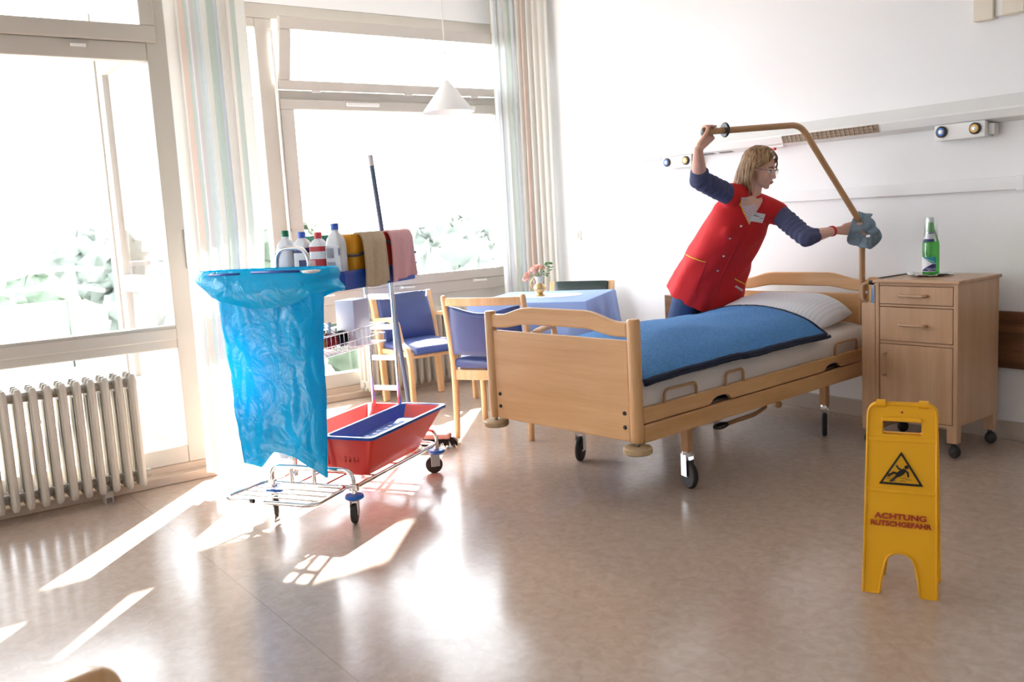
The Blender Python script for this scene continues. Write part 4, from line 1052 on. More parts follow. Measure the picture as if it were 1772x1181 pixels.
# wire basket
bx0, bx1, by0, by1, bz0, bz1 = -.46, -.285, .14, .845, .672, .766
bs = MB()
for zz, r_ in ((bz1, .0042), (.715, .0025), (bz0, .003)): bs.tube(fillet([(bx0, by0, zz), (bx1, by0, zz), (bx1, by1, zz), (bx0, by1, zz)], .02, 3, True), r_, 6, True)
for k in range(19):
    yy = by0+.02+k*.0365; bs.tube([(bx1, yy, bz1), (bx1, yy, bz0), (bx0, yy, bz0), (bx0, yy, bz1)], .0016, 5)
for k in range(4):
    xx = bx0+.035+k*.035; bs.tube([(xx, by0, bz0), (xx, by1, bz0)], .0016, 5)
bs.build('wire_basket', 'chrome', ct, smooth=True)
# sack holder
tube('sack_ring', [(-.62, -.09, 1.092), (-.03, -.09, 1.092), (-.03, .09, 1.092), (-.62, .09, 1.092)], .009, f=.07, closed=True)
tube('ring_bracket', [(-.30, .12, 1.06), (-.30, .09, 1.09)], .010, f=0)
cwM = Matrix.Translation(ct.location) @ Rz(31.26)
def on_cart(p): return tuple(cwM @ Vector(p))
# blue sack
bag = thing('refuse_sack', 'blue plastic refuse sack hanging from the cart ring', 'sack', on_cart((-.33, 0, 0)), 31.26)
def lerpt(tab, x_):
    for (a, b), (c, d) in zip(tab, tab[1:]):
        if x_ <= c: return b+(d-b)*max(0, min(1, (x_-a)/(c-a)))
    return tab[-1][1]
zbot = [(-.62, .27), (-.52, .245), (-.43, .235), (-.36, .31), (-.27, .30), (-.18, .25), (-.09, .205)]
LEFT = [(0, -.628), (.12, -.612), (.45, -.600), (.7, -.585), (.88, -.555), (1, -.53)]; RIGHT = [(0, -.022), (.12, -.075), (.4, -.10), (.7, -.105), (1, -.095)]
DEP = [(0, .098), (.1, .085), (.3, .07), (.6, .065), (.85, .045), (1, .006)]
def sack(u, v):
    a = 2*PI*u; l, r_ = lerpt(LEFT, v), lerpt(RIGHT, v); cx = (l+r_)/2; hw = (r_-l)/2; hd = lerpt(DEP, v)
    x_ = cx+hw*math.copysign(abs(math.cos(a))**.65, math.cos(a)); y_ = hd*math.copysign(abs(math.sin(a))**.7, math.sin(a))
    zt_ = 1.103; z_ = zt_-v*(zt_-lerpt(zbot, x_))
    q = Vector((x_*7, y_*5+(3 if math.sin(a) > 0 else 0), z_*3))
    w = noise.noise(q)*.020+abs(noise.noise(q*2.3+Vector((5, 1, 2))))*.016-.01
    w += .016*math.sin(x_*48+3*z_+2*math.sin(z_*9))*max(0, 1-v*1.9)*.6
    w *= min(1, v*5)*(1 if v < .97 else .5)
    if y_ > 0: y_ *= .62; w *= .45
    y_ -= .052*max(0, (v-.55)/.45)**1.5
    return (x_+.33, y_+w*math.copysign(1, math.sin(a)), z_+.010*noise.noise(q*1.7)*min(1, v*4))
MB().grid(sack, 120, 60).build('sack_body', 'sack_film', bag, smooth=True)
def collar(u, v):
    a = 2*PI*u; ca_, sa = math.cos(a), math.sin(a)
    hw = .31+.018*v; hd = .105+.025*math.sin(PI*min(1, v*.9))
    x_ = -.325+hw*math.copysign(abs(ca_)**.6, ca_); y_ = hd*math.copysign(abs(sa)**.7, sa)
    zl = lerpt([(-.70, 1.03), (-.60, .99), (-.48, .965), (-.33, .940), (-.20, .955), (-.05, 1.0), (0, 1.01)], x_)
    z_ = 1.106-v*(1.106-zl)
    if ca_ < -.5: x_ -= .095*((-ca_-.5)/.5)**1.2*math.sin(PI*min(1, .25+v*.75))*(1-.3*v); z_ += .02*((-ca_-.5)/.5)*v
    if ca_ > .6: x_ += .02*v*math.sin(9*v)
    w = .010*noise.noise(Vector((x_*9, y_*9, z_*6)))*v
    return (x_+.33, min(.107, y_+w*math.copysign(1, sa)), z_+w)
MB().grid(collar, 110, 14).build('folded_rim', 'sack_film', bag, smooth=True)
MB().tube([(-.02, -.108, 1.098), (.22, -.108, 1.098)], .006, 6).tube([(-.25, -.106, 1.092), (-.08, -.108, 1.094)], .005, 6).build('clip_bar', 'blue_plastic', bag, smooth=True)

ws = thing('clear_sack', 'crinkled clear plastic sack hanging behind the blue sack', 'sack', on_cart((-.40, .085, 0)), 31.26)
def csack(u, v):
    a = 2*PI*u; q = Vector((math.cos(a)*3, math.sin(a)*3, v*6)); w = 1+.25*noise.noise(q)+.12*noise.noise(q*2.7)
    k_ = math.sin(PI*(.15+.8*v))**.5
    return (.085*math.cos(a)*w*k_, .016*math.sin(a)*w*k_, .60-.36*v+.02*noise.noise(q*1.3))
MB().grid(csack, 40, 22).build('film', 'clear_film', ws, smooth=True)
MB().tube([(0, 0, .59), (0, .032, .585)], .012, 8).build('knot', 'clear_film', ws, smooth=True)

# bottles in the tray
def bottle(label, x_, y_, w, d, h, neck, cap, bands, shoulder=.24, rz=0):
    t = thing('cleaner_bottle', label, 'bottle', on_cart((x_, y_, 1.002)), 31.26+rz, 'bottles on the cart tray')
    def rr(k, z): return [(a, b, z) for a, b in rrect(-w/2*k, w/2*k, -d/2*k, d/2*k, min(w, d)*.3*k, 4)]
    hs_ = h*(1-shoulder)
    MB().rings([rr(.93, 0), rr(1, .008), rr(1, hs_*.96), rr(.96, hs_), rr(.86, hs_+(h-hs_)*.20), rr(.62, hs_+(h-hs_)*.40), rr(neck/w*1.0, hs_+(h-hs_)*.55), rr(neck/w, h-.012)]).build('body', 'bottle_plastic', t, smooth='auto')
    c_ = MB().lathe([(0, h-.026), (neck*.56, h-.026), (neck*.58, h-.002), (neck*.5, h+.002), (0, h+.002)], 18).build('cap', cap, t, smooth='auto')
    for z0_, z1_, x0_, x1_, mt_ in bands:
        e = .0008 if x1_-x0_ > .9 else .0014
        if x1_-x0_ > .9: MB().rings([[(a*1.012, b*1.012, z_) for a, b, z_ in rr(1, h*z0_)], [(a*1.012, b*1.012, z_) for a, b, z_ in rr(1, h*z1_)]], False, False).build('label', mt_, t, smooth='auto')
        else: MB().box(-w/2+w*x0_, -w/2+w*x1_, -d/2-.0020, -d/2+.002, h*z0_, h*z1_).build('label', mt_, t)
    return t
bottle('milky bottle with a green cap in the cart tray', -.440, .27, .086, .07, .262, .030, 'cap_green', [(.30, .62, .05, .16, 'label_navy')], .30)
bottle('bottle with a blue cap and navy label in the cart tray', -.353, .275, .082, .06, .252, .030, 'cap_blue', [(.63, .72, 0, 1, 'label_navy'), (.10, .5, 0, 1, 'label_white'), (.2, .5, .45, .97, 'label_navy'), (.28, .36, .35, .9, 'label_red')])
bottle('bottle with a red cap and red label in the cart tray', -.265, .275, .082, .06, .246, .030, 'cap_red', [(.66, .75, 0, 1, 'label_red'), (.08, .52, 0, 1, 'label_red'), (.12, .50, .06, .46, 'cloth_pink')])
bottle('tall white bottle with a flat blue cap in the cart tray', -.166, .265, .086, .066, .282, .032, 'cap_blue', [(.06, .66, .10, .98, 'label_white'), (.08, .40, .16, .66, 'label_grey'), (.46, .62, .16, .60, 'label_grey'), (.50, .62, .86, .98, 'label_navy')], .30)
# buckets in the tray
def bucket(label, mat, x0, x1, y0, y1, strap):
    t = thing('bucket', label, 'bucket', on_cart((0, 0, 0)), 31.26)
    i = .012
    tub((x0+i, x1-i, y0+i, y1-i), (x0, x1, y0, y1), 1.003, 1.22, .004, 'shell', mat, t, .004)
    ym = (y0+y1)/2
    if strap == 'near': pth_ = [(x0+.005, y0+.03, 1.205), (x0+.02, y0-.012, 1.175), ((x0+x1)/2, y0-.016, 1.14), (x1+.004, y0+.01, 1.135), (x1+.010, ym, 1.16)]
    else: pth_ = [(x1+.006, y0+.02, 1.19), (x1+.012, ym, 1.15), (x1+.014, y1+.005, 1.125), (x1+.018, y1+.035, 1.122)]
    MB().tube(fillet(pth_, .04), .007, 8).build('strap_handle', 'grey_plastic', t, smooth=True)
bucket('orange yellow bucket in the cart tray under a beige cloth', 'yellow_bucket', -.245, -.105, .325, .574, 'near')
bucket('red bucket in the cart tray under a pink cloth', 'red_plastic', -.245, -.105, .584, .82, 'far')
bucket('green bucket at the back of the cart tray', 'cap_green', -.455, -.27, .42, .66, 'far')
def hang(name, label, mat, y0, y1, zl, seed):
    pth_ = [(-.175, 1.17), (-.135, 1.215), (-.115, 1.238), (-.088, 1.236), (-.074, 1.20), (-.070, 1.10), (-.066, zl)]
    P = fillet([(a, 0, b) for a, b in pth_], .02, 4)
    Ls = [0]
    for a, b in zip(P, P[1:]): Ls.append(Ls[-1]+(b-a).length)
    def fn(u, v):
        d_ = v*Ls[-1]; i = max(k for k in range(len(Ls)) if Ls[k] <= d_+1e-9); i = min(i, len(P)-2); q = P[i].lerp(P[i+1], (d_-Ls[i])/(Ls[i+1]-Ls[i]))
        hangv = max(0, v-.3)/.7
        return (q.x+hangv*(.010*math.sin(u*11+seed)+.006*math.sin(u*23+v*4)), y0+(y1-y0)*u+hangv*.012*math.sin(3*v+seed)+.012*hangv*(u-.5), q.z-.012*hangv*math.sin(PI*u+seed))
    o = MB().grid(fn, 26, 34).build(name, mat, None, smooth=True); o.location = on_cart((0, 0, 0)); o.rotation_euler = (0, 0, R(31.26))
    s_ = o.modifiers.new('solid', 'SOLIDIFY'); s_.thickness = .009; s_.offset = 0
    tag(o, label, 'cloth')
hang('cleaning_cloth', 'beige cleaning cloth hanging over the orange bucket', 'cloth_beige', .345, .545, .998, .4)
hang('cleaning_cloth', 'pink cleaning cloth hanging over the red bucket', 'cloth_pink', .60, .805, 1.0, 2.2)
# basket contents
gb = thing('paper_box', 'plain white cardboard box standing in the wire basket', 'box', on_cart((-.42, .60, .676)), 31.26)
MB().box(0, .105, 0, .145, 0, .225).build('carton', 'white_card', gb, bevel=.002); MB().box(-.002, .107, -.002, .147, .225, .229).build('lid', 'white_card', gb, bevel=.001)
wp = thing('wipes_packet', 'blue and white packet lettered in red in the wire basket', 'packet', on_cart((-.437, .36, .692)), 31.26+90)
wk = MB().box(-.04, .04, -.014, .014, 0, .14).build('pouch', 'label_white', wp, bevel=.008, seg=3); wk.rotation_euler = (0, R(22), 0)
pr_ = MB().box(-.036, -.005, -.0148, -.0135, .01, .13).build('print', 'cap_blue', wk); text('lettering', 'PASTE', .026, 'sign_red', wk, T(.016, -.0150, .07) @ Rx(90) @ Rz(90))
bf = MB().grid(lambda u, v: (.11*(u-.5), .05*(v-.5)+.01*math.sin(9*u), .025*math.sin(PI*u)*math.sin(PI*v)+.012*noise.noise(Vector((u*5, v*5, 0)))), 14, 10).build('plastic_film', 'sack_film', None, smooth=True)
bf.location = on_cart((-.372, .40, .815)); bf.rotation_euler = (R(25), R(-10), R(40)); tag(bf, 'crumpled scrap of blue plastic film above the basket', 'film')
bf.modifiers.new('solid', 'SOLIDIFY').thickness = .002; bf.location = on_cart((-.437, .405, .822))
def brush(label, mat, y_, r_, seed, grip_to):
    t = thing('hand_brush', label, 'brush', on_cart((-.365, y_, .725)), 31.26)
    rdm = random.Random(seed); mb = MB(); mb.sphere((0, 0, 0), (r_*.6, r_*.6, r_*.6), 12, 8)
    for k in range(520):
        d_ = Vector((rdm.gauss(0, 1), rdm.gauss(0, 1), rdm.gauss(0, 1))).normalized(); e_ = d_.orthogonal().normalized()*.0035; g_ = d_.cross(e_)
        b_ = d_*r_*.5; q = d_*r_*rdm.uniform(.85, 1.05)
        mb.add([b_+e_, b_-e_*.5+g_*.8, b_-e_*.5-g_*.8, q], [(0, 1, 3), (1, 2, 3), (2, 0, 3)])
    mb.build('bristles', mat, t)['kind'] = 'stuff'
    MB().tube([(0, 0, 0), grip_to], .008, 8).build('handle', 'white_plastic', t, smooth=True)
brush('round brush with yellow bristles in the wire basket', 'duster_yellow', .345, .046, 1, (-.02, -.16, .03))
brush('round brush with red bristles in the wire basket', 'duster_red', .447, .046, 2, (0, .012, .09))
brush('round brush with black bristles in the wire basket', 'bristle', .549, .046, 3, (-.135, 0, .095))
# broom
bm0 = on_cart((-.365, 1.20, 0))
bro = thing('broom', 'broom with black bristles and grey stick standing behind the cart', 'broom', bm0, 31.26+14)
MB().box(-.22, .215, -.03, .03, .055, .085).build('head', 'broom_wood', bro, bevel=.01, seg=3)
rdm = random.Random(9); mb = MB()
for k in range(900):
    x_ = rdm.uniform(-.215, .225); y_ = rdm.uniform(-.026, .026); fl_ = Vector((x_*.12+rdm.uniform(-.008, .008)+(.015 if x_ > .19 else 0), y_*.7+rdm.uniform(-.006, .006), -.0))
    b_ = Vector((x_, y_, .058)); q = b_+fl_; q.z = rdm.uniform(.001, .006)
    mb.add([b_+Vector((.003, 0, 0)), b_+Vector((-.0015, .0026, 0)), b_+Vector((-.0015, -.0026, 0)), q], [(0, 1, 3), (1, 2, 3), (2, 0, 3)])
mb.build('bristles', 'bristle', bro)['kind'] = 'stuff'
st_top = (cwM.inverted() @ Vector((0, 0, 0)))
tl_ = (Rz(-(31.26+14)) @ Rz(31.26)) @ Vector((-.355+.365, .935-1.20, 1.625))
stk = MB().tube([(0, 0, .08), tl_], .0125, 10).build('stick', 'pole_grey', bro, smooth='auto')
dd = (tl_-Vector((0, 0, .08))).normalized()
MB().tube([tl_-dd*.05, tl_+dd*.004], .0132, 10).build('stick_cap', 'label_white', bro, smooth='auto')

# ------------------------------------------------------------------ the person wiping the lifting pole
def remeshed(mb, voxel, smooth=6, dec=None):
    me = bpy.data.meshes.new('tmp'); me.from_pydata(mb.v, [], mb.f)
    bm_ = bmesh.new(); bm_.from_mesh(me); bmesh.ops.recalc_face_normals(bm_, faces=bm_.faces); bm_.to_mesh(me); bm_.free()
    o = bpy.data.objects.new('tmp', me); C.objects.link(o)
    r_ = o.modifiers.new('r', 'REMESH'); r_.mode = 'VOXEL'; r_.voxel_size = voxel
    s_ = o.modifiers.new('s', 'SMOOTH'); s_.factor = .5; s_.iterations = smooth
    if dec: d_ = o.modifiers.new('d', 'DECIMATE'); d_.ratio = dec
    dg = bpy.context.evaluated_depsgraph_get(); dg.update()
    out = bpy.data.meshes.new_from_object(o.evaluated_get(dg)); bpy.data.objects.remove(o)
    return out
ROOT = Vector((-3.95, 4.10, 0))
pn_ = thing('person', 'person in a red tunic and jeans leaning over the bed to wipe the pole', 'person', ROOT)
def finish(me, name, mat, par=pn_):
    me.transform(Matrix.Translation(-ROOT)); me.materials.clear(); me.materials.append(MATS[mat]); me.shade_smooth()
    o = bpy.data.objects.new(name, me); C.objects.link(o); o.parent = par; return o
def V3(*a): return Vector(a)
neck = V3(-3.335, 4.09, 1.325); shR = V3(-3.385, 3.945, 1.325); shL = V3(-3.305, 4.245, 1.215)
elR = V3(-3.367, 3.694, 1.410); wrR = V3(-3.260, 3.575, 1.553)
elL = V3(-3.075, 4.195, 1.075); wrL = V3(-3.075, 4.435, 1.098)
hipR = V3(-3.80, 4.06, .79); hipL = V3(-3.79, 4.22, .79); pel = V3(-3.75, 4.14, .86)
knR = V3(-3.93, 4.03, .44); anR = V3(-3.975, 4.02, .08); knL = V3(-3.925, 4.21, .44); anL = V3(-3.975, 4.22, .08)
LAT = V3(.195, .92, -.335).normalized(); UPT = V3(.69, 0, .72); UPT = (UPT-LAT*UPT.dot(LAT)).normalized(); FRT = LAT.cross(UPT)
# head frame
Fh = V3(.93, .25, -.29).normalized(); Uh = (V3(-.02, -.06, 1)-Fh*V3(-.02, -.06, 1).dot(Fh)).normalized(); Lh = Uh.cross(Fh)
Hc = V3(-3.298, 4.098, 1.459); HS = .87
def H(f, l, u): return Hc+(Fh*f+Lh*l+Uh*u)*HS
HM = (Matrix((Fh, Lh, Uh)).transposed()*HS).to_4x4(); HM.translation = Hc
bd = MB()
bd.sphere((-.012, 0, .030), (.096, .074, .090), 24, 16, HM)
bd.sphere((.034, 0, -.030), (.060, .058, .082), 24, 16, HM)
bd.sphere((.044, 0, -.074), (.046, .046, .038), 16, 10, HM)
bd.sphere((.068, 0, -.102), (.020, .022, .016), 14, 9, HM)
bd.cap(H(.088, 0, .008), H(.106, 0, -.034), 0.0074, 0.0104)
for s in (-1, 1):
    bd.sphere((.066, s*.034, -.034), (.026, .020, .024), 14, 9, HM)
    bd.sphere((.098, s*.010, -.038), (.009, .008, .007), 10, 7, HM)
    bd.cap(H(.084, s*.014, .022), H(.070, s*.048, .020), 0.0087, 0.0070)
    bd.sphere((-.010, s*.076, -.012), (.018, .008, .030), 12, 9, HM)
bd.cap(H(.089, -.018, -.066), H(.089, .018, -.066), 0.0057, 0.0057)
bd.cap(H(.097, -.008, -.063), H(.097, .008, -.063), 0.0052, 0.0052)
bd.cap(H(.091, -.013, -.076), H(.091, .013, -.076), 0.0065, 0.0065)
bd.cap(H(-.02, 0, -.05), neck-V3(.03, 0, .03), .049, .056)
# torso, legs
bd.cap(neck-V3(.05, 0, .05), pel, .085, .115); bd.cap(shR, shL, .05, .05); bd.cap(hipR, hipL, .09, .09)
for h_, k_, a_ in ((hipR, knR, anR), (hipL, knL, anL)): bd.cap(h_, k_, .078, .052); bd.cap(k_, a_, .050, .034)
# arms
bd.cap(shR, elR, .045, .038); bd.cap(elR, elR.lerp(wrR, .4), .038, .037); bd.cap(elR.lerp(wrR, .4), wrR, .037, .023)
bd.cap(shL, elL, .045, .038); bd.cap(elL, elL.lerp(wrL, .4), .038, .036); bd.cap(elL.lerp(wrL, .4), wrL, .036, .023)
def grip(c, axis, wrist, side, spread=.0185, rt_=.0165):
    """hand closed round a tube: c on the tube axis, fingers curl from the palm side over the tube"""
    axis = axis.normalized(); p = (wrist-c); p = (p-axis*p.dot(axis)).normalized(); q = axis.cross(p)*side
    pc = c+p*.034+q*.010
    for k in range(4):                                                  # palm as four metacarpals
        o_ = axis*(k-1.5)*spread
        bd.cap(wrist.lerp(pc+o_*.4, .15)+o_*.25, c+o_*.95+p*.030+q*.016, .0135, .0115, 10)
    bd.sphere(tuple(pc.lerp(wrist, .35)), (.020, .020, .020), 12, 8)
    for k, (ln, rr) in enumerate(((.92, .0088), (1.0, .0092), (.97, .0090), (.80, .0078))):
        o_ = axis*(k-1.5)*spread*1.02; R_ = rt_+rr+.001; prev = c+o_*.95+p*.030+q*.016
        for a in (62, 112, 165, 215):
            t = R(a*(.9+.1*ln)); nx = c+o_+(p*math.cos(t)+q*math.sin(t))*(R_+.003)
            bd.cap(prev, nx, rr, rr*.96, 10); prev = nx
    tb_ = wrist.lerp(pc, .45)-axis*spread*1.3
    k1 = c-axis*spread*2.1+p*.018-q*.018; k2 = c-axis*spread*1.5-p*.008-q*(rt_+.012); k3 = c-axis*spread*.7-p*(rt_+.004)-q*.012
    bd.cap(tb_, k1, .013, .011, 10); bd.cap(k1, k2, .0105, .0095, 10); bd.cap(k2, k3, .0095, .0085, 10)
dvn = dv.normalized()
grip(V3(-2.998, 4.581, 0)+dv*.966+V3(0, 0, 1.643), -dvn, wrR, 1)
grip(V3(-2.998, 4.581, 1.098), V3(0, 0, -1), wrL, -1)
body = finish(remeshed(bd, .0042, 4), 'body', 'skin')

# jeans and shoes
jn = MB(); jn.cap(pel-V3(.02, 0, .02), pel-V3(.03, 0, .06), .10, .105); jn.cap(hipR, hipL, .092, .092)
for h_, k_, a_ in ((hipR, knR, anR), (hipL, knL, anL)): jn.cap(h_, k_, .088, .066); jn.cap(k_, a_, .064, .054)
finish(remeshed(jn, .010, 5), 'jeans', 'jeans')
for a_, nm_ in ((anR, 0), (anL, 1)):
    sh_ = MB(); sh_.sphere((a_.x+.05, a_.y, .045), (.13, .045, .035), 16, 9); sh_.sphere((a_.x-.01, a_.y, .055), (.055, .04, .045), 12, 8); sh_.box(a_.x-.06, a_.x+.165, a_.y-.04, a_.y+.04, .004, .022)
    finish(remeshed(sh_, .008, 4), 'shoe', 'shoe')
# shirt sleeves
sv = MB()
for s_, e_, w_, kk in ((shR, elR, wrR, .22), (shL, elL, wrL, .20)):
    sv.cap(s_.lerp(e_, .06), e_, .057, .051, 18); sv.cap(e_, e_.lerp(w_, kk), .050, .0475, 18)
sm_ = remeshed(sv, .006, 4)
for v_ in sm_.vertices:
    q = v_.co; n_ = v_.normal
    for s_, e_ in ((shR, elR), (shL, elL)):
        t = (q-s_).dot(e_-s_)/(e_-s_).length_squared
        if .25 < t < 1.15: v_.co = v_.co+n_*(.0035*math.sin(t*46+2.0*math.sin(q.z*30)+q.y*25)+.003*noise.noise(q*26))
finish(sm_, 'shirt', 'shirt_blue')
# tunic
ST = [(V3(-3.815, 4.195, .690), .228, .172), (V3(-3.78, 4.18, .76), .228, .170), (V3(-3.735, 4.165, .84), .224, .160), (V3(-3.67, 4.15, .92), .205, .136), (V3(-3.61, 4.122, .99), .190, .130), (V3(-3.53, 4.108, 1.08), .185, .130),
      (V3(-3.47, 4.098, 1.15), .178, .126), (V3(-3.42, 4.09, 1.22), .165, .104), (V3(-3.375, 4.09, 1.275), .135, .078), (V3(-3.350, 4.09, 1.310), .085, .062)]
tn = MB(); rings = []
for i, (c_, hw, hd) in enumerate(ST):
    up_ = (ST[min(i+1, len(ST)-1)][0]-ST[max(i-1, 0)][0]).normalized(); la_ = (LAT-up_*LAT.dot(up_)).normalized(); fr2 = la_.cross(up_)
    row = []
    for k in range(48):
        a = 2*PI*k/48; fold = 1+(.020*math.sin(a*7+1.2)+.012*math.sin(a*11+i*.3))*max(0, 1-i/6.5)
        row.append(c_+V3(0, 0, -.20*hw*math.cos(a)+.035 if i == 0 else -.12*hw*math.cos(a)+.015 if i == 1 else 0)+la_*hw*fold*math.copysign(abs(math.cos(a))**.85, math.cos(a))+fr2*hd*fold*math.copysign(abs(math.sin(a))**.9, math.sin(a)))
    rings.append(row)
tn.rings(rings)
for s in (-1, 1): tn.sphere(tuple(V3(-3.475, 4.092, 1.155)+LAT*.070*s+FRT*.068), (.064, .064, .064), 16, 10)
tn.cap(neck-V3(.03, -.03, .015)-LAT*.03, shR.lerp(neck, .10), .056, .066, 18); tn.cap(neck-V3(.03, .03, .02)+LAT*.03, shL.lerp(elL, .03), .056, .070, 18)
tm = remeshed(tn, .0075, 12)
for v_ in tm.vertices:
    q = v_.co; g_ = noise.noise(V3(q.x*5+q.z*3, q.y*9, q.z*4))+.5*noise.noise(V3(q.x*11, q.y*17, q.z*9))
    dfold = math.sin((q-ST[4][0]).dot(LAT)*62+5*noise.noise(V3(q.x*3, q.y*3, q.z*2)))*max(0, min(1, (1.16-q.z)/.3)); v_.co = q+v_.normal*(.0085*g_+.0022*dfold)
# where the tunic presses on the pillow it lies on the pillow's surface
pm_ = pw.matrix_basis; pbv = BVHTree.FromPolygons([pm_ @ v_.co for v_ in po.data.vertices], [tuple(p_.vertices) for p_ in po.data.polygons])
for v_ in tm.vertices:
    h_ = pbv.find_nearest(v_.co, .12)
    if h_[0] is not None and h_[1].dot(v_.co-h_[0]) < .003:
        c_ = 0; o_ = v_.co.copy()
        for k in range(6):
            r_ = pbv.ray_cast(o_, V3(0, 0, 1))
            if r_[0] is None: break
            c_ += 1; o_ = r_[0]+V3(0, 0, .0005)
        if c_ % 2: v_.co = h_[0]+h_[1]*.002
tun = finish(tm, 'tunic', 'vest_red')
bvh = BVHTree.FromPolygons([v_.co+ROOT for v_ in tm.vertices], [tuple(p_.vertices) for p_ in tm.polygons])

def snap(p, off=.002):
    h = bvh.find_nearest(Vector(p)); return h[0]+h[1]*off, h[1]
def local(p): return Vector(p)-ROOT
def ribbon(name, mat, pts_, w, par, off=.002, n=10):
    P = []
    for a, b in zip(pts_, pts_[1:]):
        for k in range(n): P.append(Vector(a).lerp(Vector(b), k/n))
    P.append(Vector(pts_[-1])); S_ = [snap(q, off) for q in P]; L_ = []; R_ = []
    for i in range(len(S_)):
        t = (S_[min(i+1, len(S_)-1)][0]-S_[max(i-1, 0)][0]).normalized(); e = t.cross(S_[i][1]).normalized()*w/2; L_.append(local(S_[i][0]+e)); R_.append(local(S_[i][0]-e))
    n_ = len(L_)
    o = MB().add(L_+R_, [(i, i+1, n_+i+1, n_+i) for i in range(n_-1)]).build(name, mat, par, smooth=True)
    s_ = o.modifiers.new('solid', 'SOLIDIFY'); s_.thickness = .002; return o
def facing(name, mat, A_, B_, par, off=.0025, n=14, m=6):
    def pl2(T_, t):
        d = t*(len(T_)-1); i = min(int(d), len(T_)-2); return Vector(T_[i]).lerp(Vector(T_[i+1]), d-i)
    o = MB().grid(lambda u, v: local(snap(pl2(A_, v).lerp(pl2(B_, v), u), off)[0]), m, n).build(name, mat, par, smooth=True)
    s_ = o.modifiers.new('solid', 'SOLIDIFY'); s_.thickness = .0015; return o
insA = [(-3.334, 3.962, 1.312), (-3.336, 3.975, 1.282), (-3.343, 4.010, 1.225), (-3.343, 4.055, 1.158)]
insB = [(-3.318, 4.022, 1.305), (-3.31, 4.05, 1.278), (-3.305, 4.085, 1.235), (-3.342, 4.058, 1.158)]
facing('blouse_facing', 'blouse_check', insA, insB, tun)
facing('open_neck', 'skin', [(-3.313, 4.040, 1.288), insB[1], insB[2]], [(-3.300, 4.105, 1.298), (-3.298, 4.108, 1.28), (-3.303, 4.088, 1.235)], tun, .0018)
ribbon('piping', 'piping_yellow', insA, .0055, tun, .004)
ribbon('lapel_edge', 'vest_red', [insB[3], (-3.305, 4.085, 1.235), (-3.296, 4.118, 1.29)], .007, tun, .004)
ribbon('front_edge', 'vest_red', [(-3.343, 4.057, 1.157), (-3.382, 4.039, 1.092), (-3.434, 4.041, 1.023), (-3.498, 4.055, .947), (-3.559, 4.074, .87), (-3.621, 4.092, .787), (-3.692, 4.098, .661)], .012, tun, .003)
for q in ((-3.367, 4.014, 1.153), (-3.404, 3.969, 1.078), (-3.489, 4.008, .99), (-3.557, 4.034, .903)):
    p_, n_ = snap(q, .002); MB().lathe([(.0045, 0), (.0065, .001), (.0065, .0025), (.0045, .003)], 12, frame(local(p_), (0, 0, 1), n_)).build('snap_button', 'thread_white', tun, smooth='auto')
pk1 = [(-3.726, 3.958, 1.0), (-3.629, 3.939, .978), (-3.578, 3.963, .96)]
ribbon('piping', 'piping_yellow', pk1, .0055, tun, .004); ribbon('pocket_edge', 'vest_red', [(-3.578, 3.963, .96), (-3.62, 3.95, .86), (-3.66, 3.96, .78)], .006, tun, .003)
pk2 = [(-3.539, 4.154, .853), (-3.560, 4.230, .825), (-3.585, 4.30, .80)]
ribbon('piping', 'piping_yellow', pk2, .0055, tun, .004)
p_, n_ = snap((-3.578, 4.22, .795), .003)
tx = (Vector(pk2[1])-Vector(pk2[0])).normalized(); tx = (tx-n_*tx.dot(n_)).normalized()
Me = frame(local(p_), tx, n_); em = MB()
for k in range(9):                                                       # small slanted white stitches, too small to read
    x0_ = -.036+k*.009; em.prism([(x0_, -.006), (x0_+.0035, -.006), (x0_+.006, .006), (x0_+.0025, .006)], 0, .001, 'xy', Me)
    if k % 2 == 0: em.prism([(x0_+.002, -.006), (x0_+.008, -.006), (x0_+.0085, -.004), (x0_+.0025, -.004)], 0, .001, 'xy', Me)
em.build('embroidery', 'thread_white', tun)
# name badge
p_, n_ = snap((-3.318, 4.090, 1.196), .006); tx = (Vector((-3.299, 4.131, 1.209))-Vector((-3.326, 4.039, 1.229))).normalized(); tx = (tx-n_*tx.dot(n_)).normalized()
Mn = frame(local(p_), tx, n_)
bg_ = MB().box(-.041, .041, -.026, .026, 0, .003, Mn).build('name_badge', 'white_plastic', tun, bevel=.002)
MB().box(-.036, .005, .006, .010, .003, .0034, Mn).box(.012, .034, -.002, .001, .003, .0034, Mn).box(-.036, -.012, .015, .018, .003, .0034, Mn).build('print', 'grey_plastic', bg_)
# bracelet
ax = (wrL-elL).normalized(); bc = elL.lerp(wrL, .93)
MB().lathe([(.0265, -.008), (.0295, -.007), (.0295, .007), (.0265, .008), (.0255, 0)], 24, frame(local(bc), (0, 0, 1), ax)).build('wristband', 'bracelet', pn_, smooth='auto')
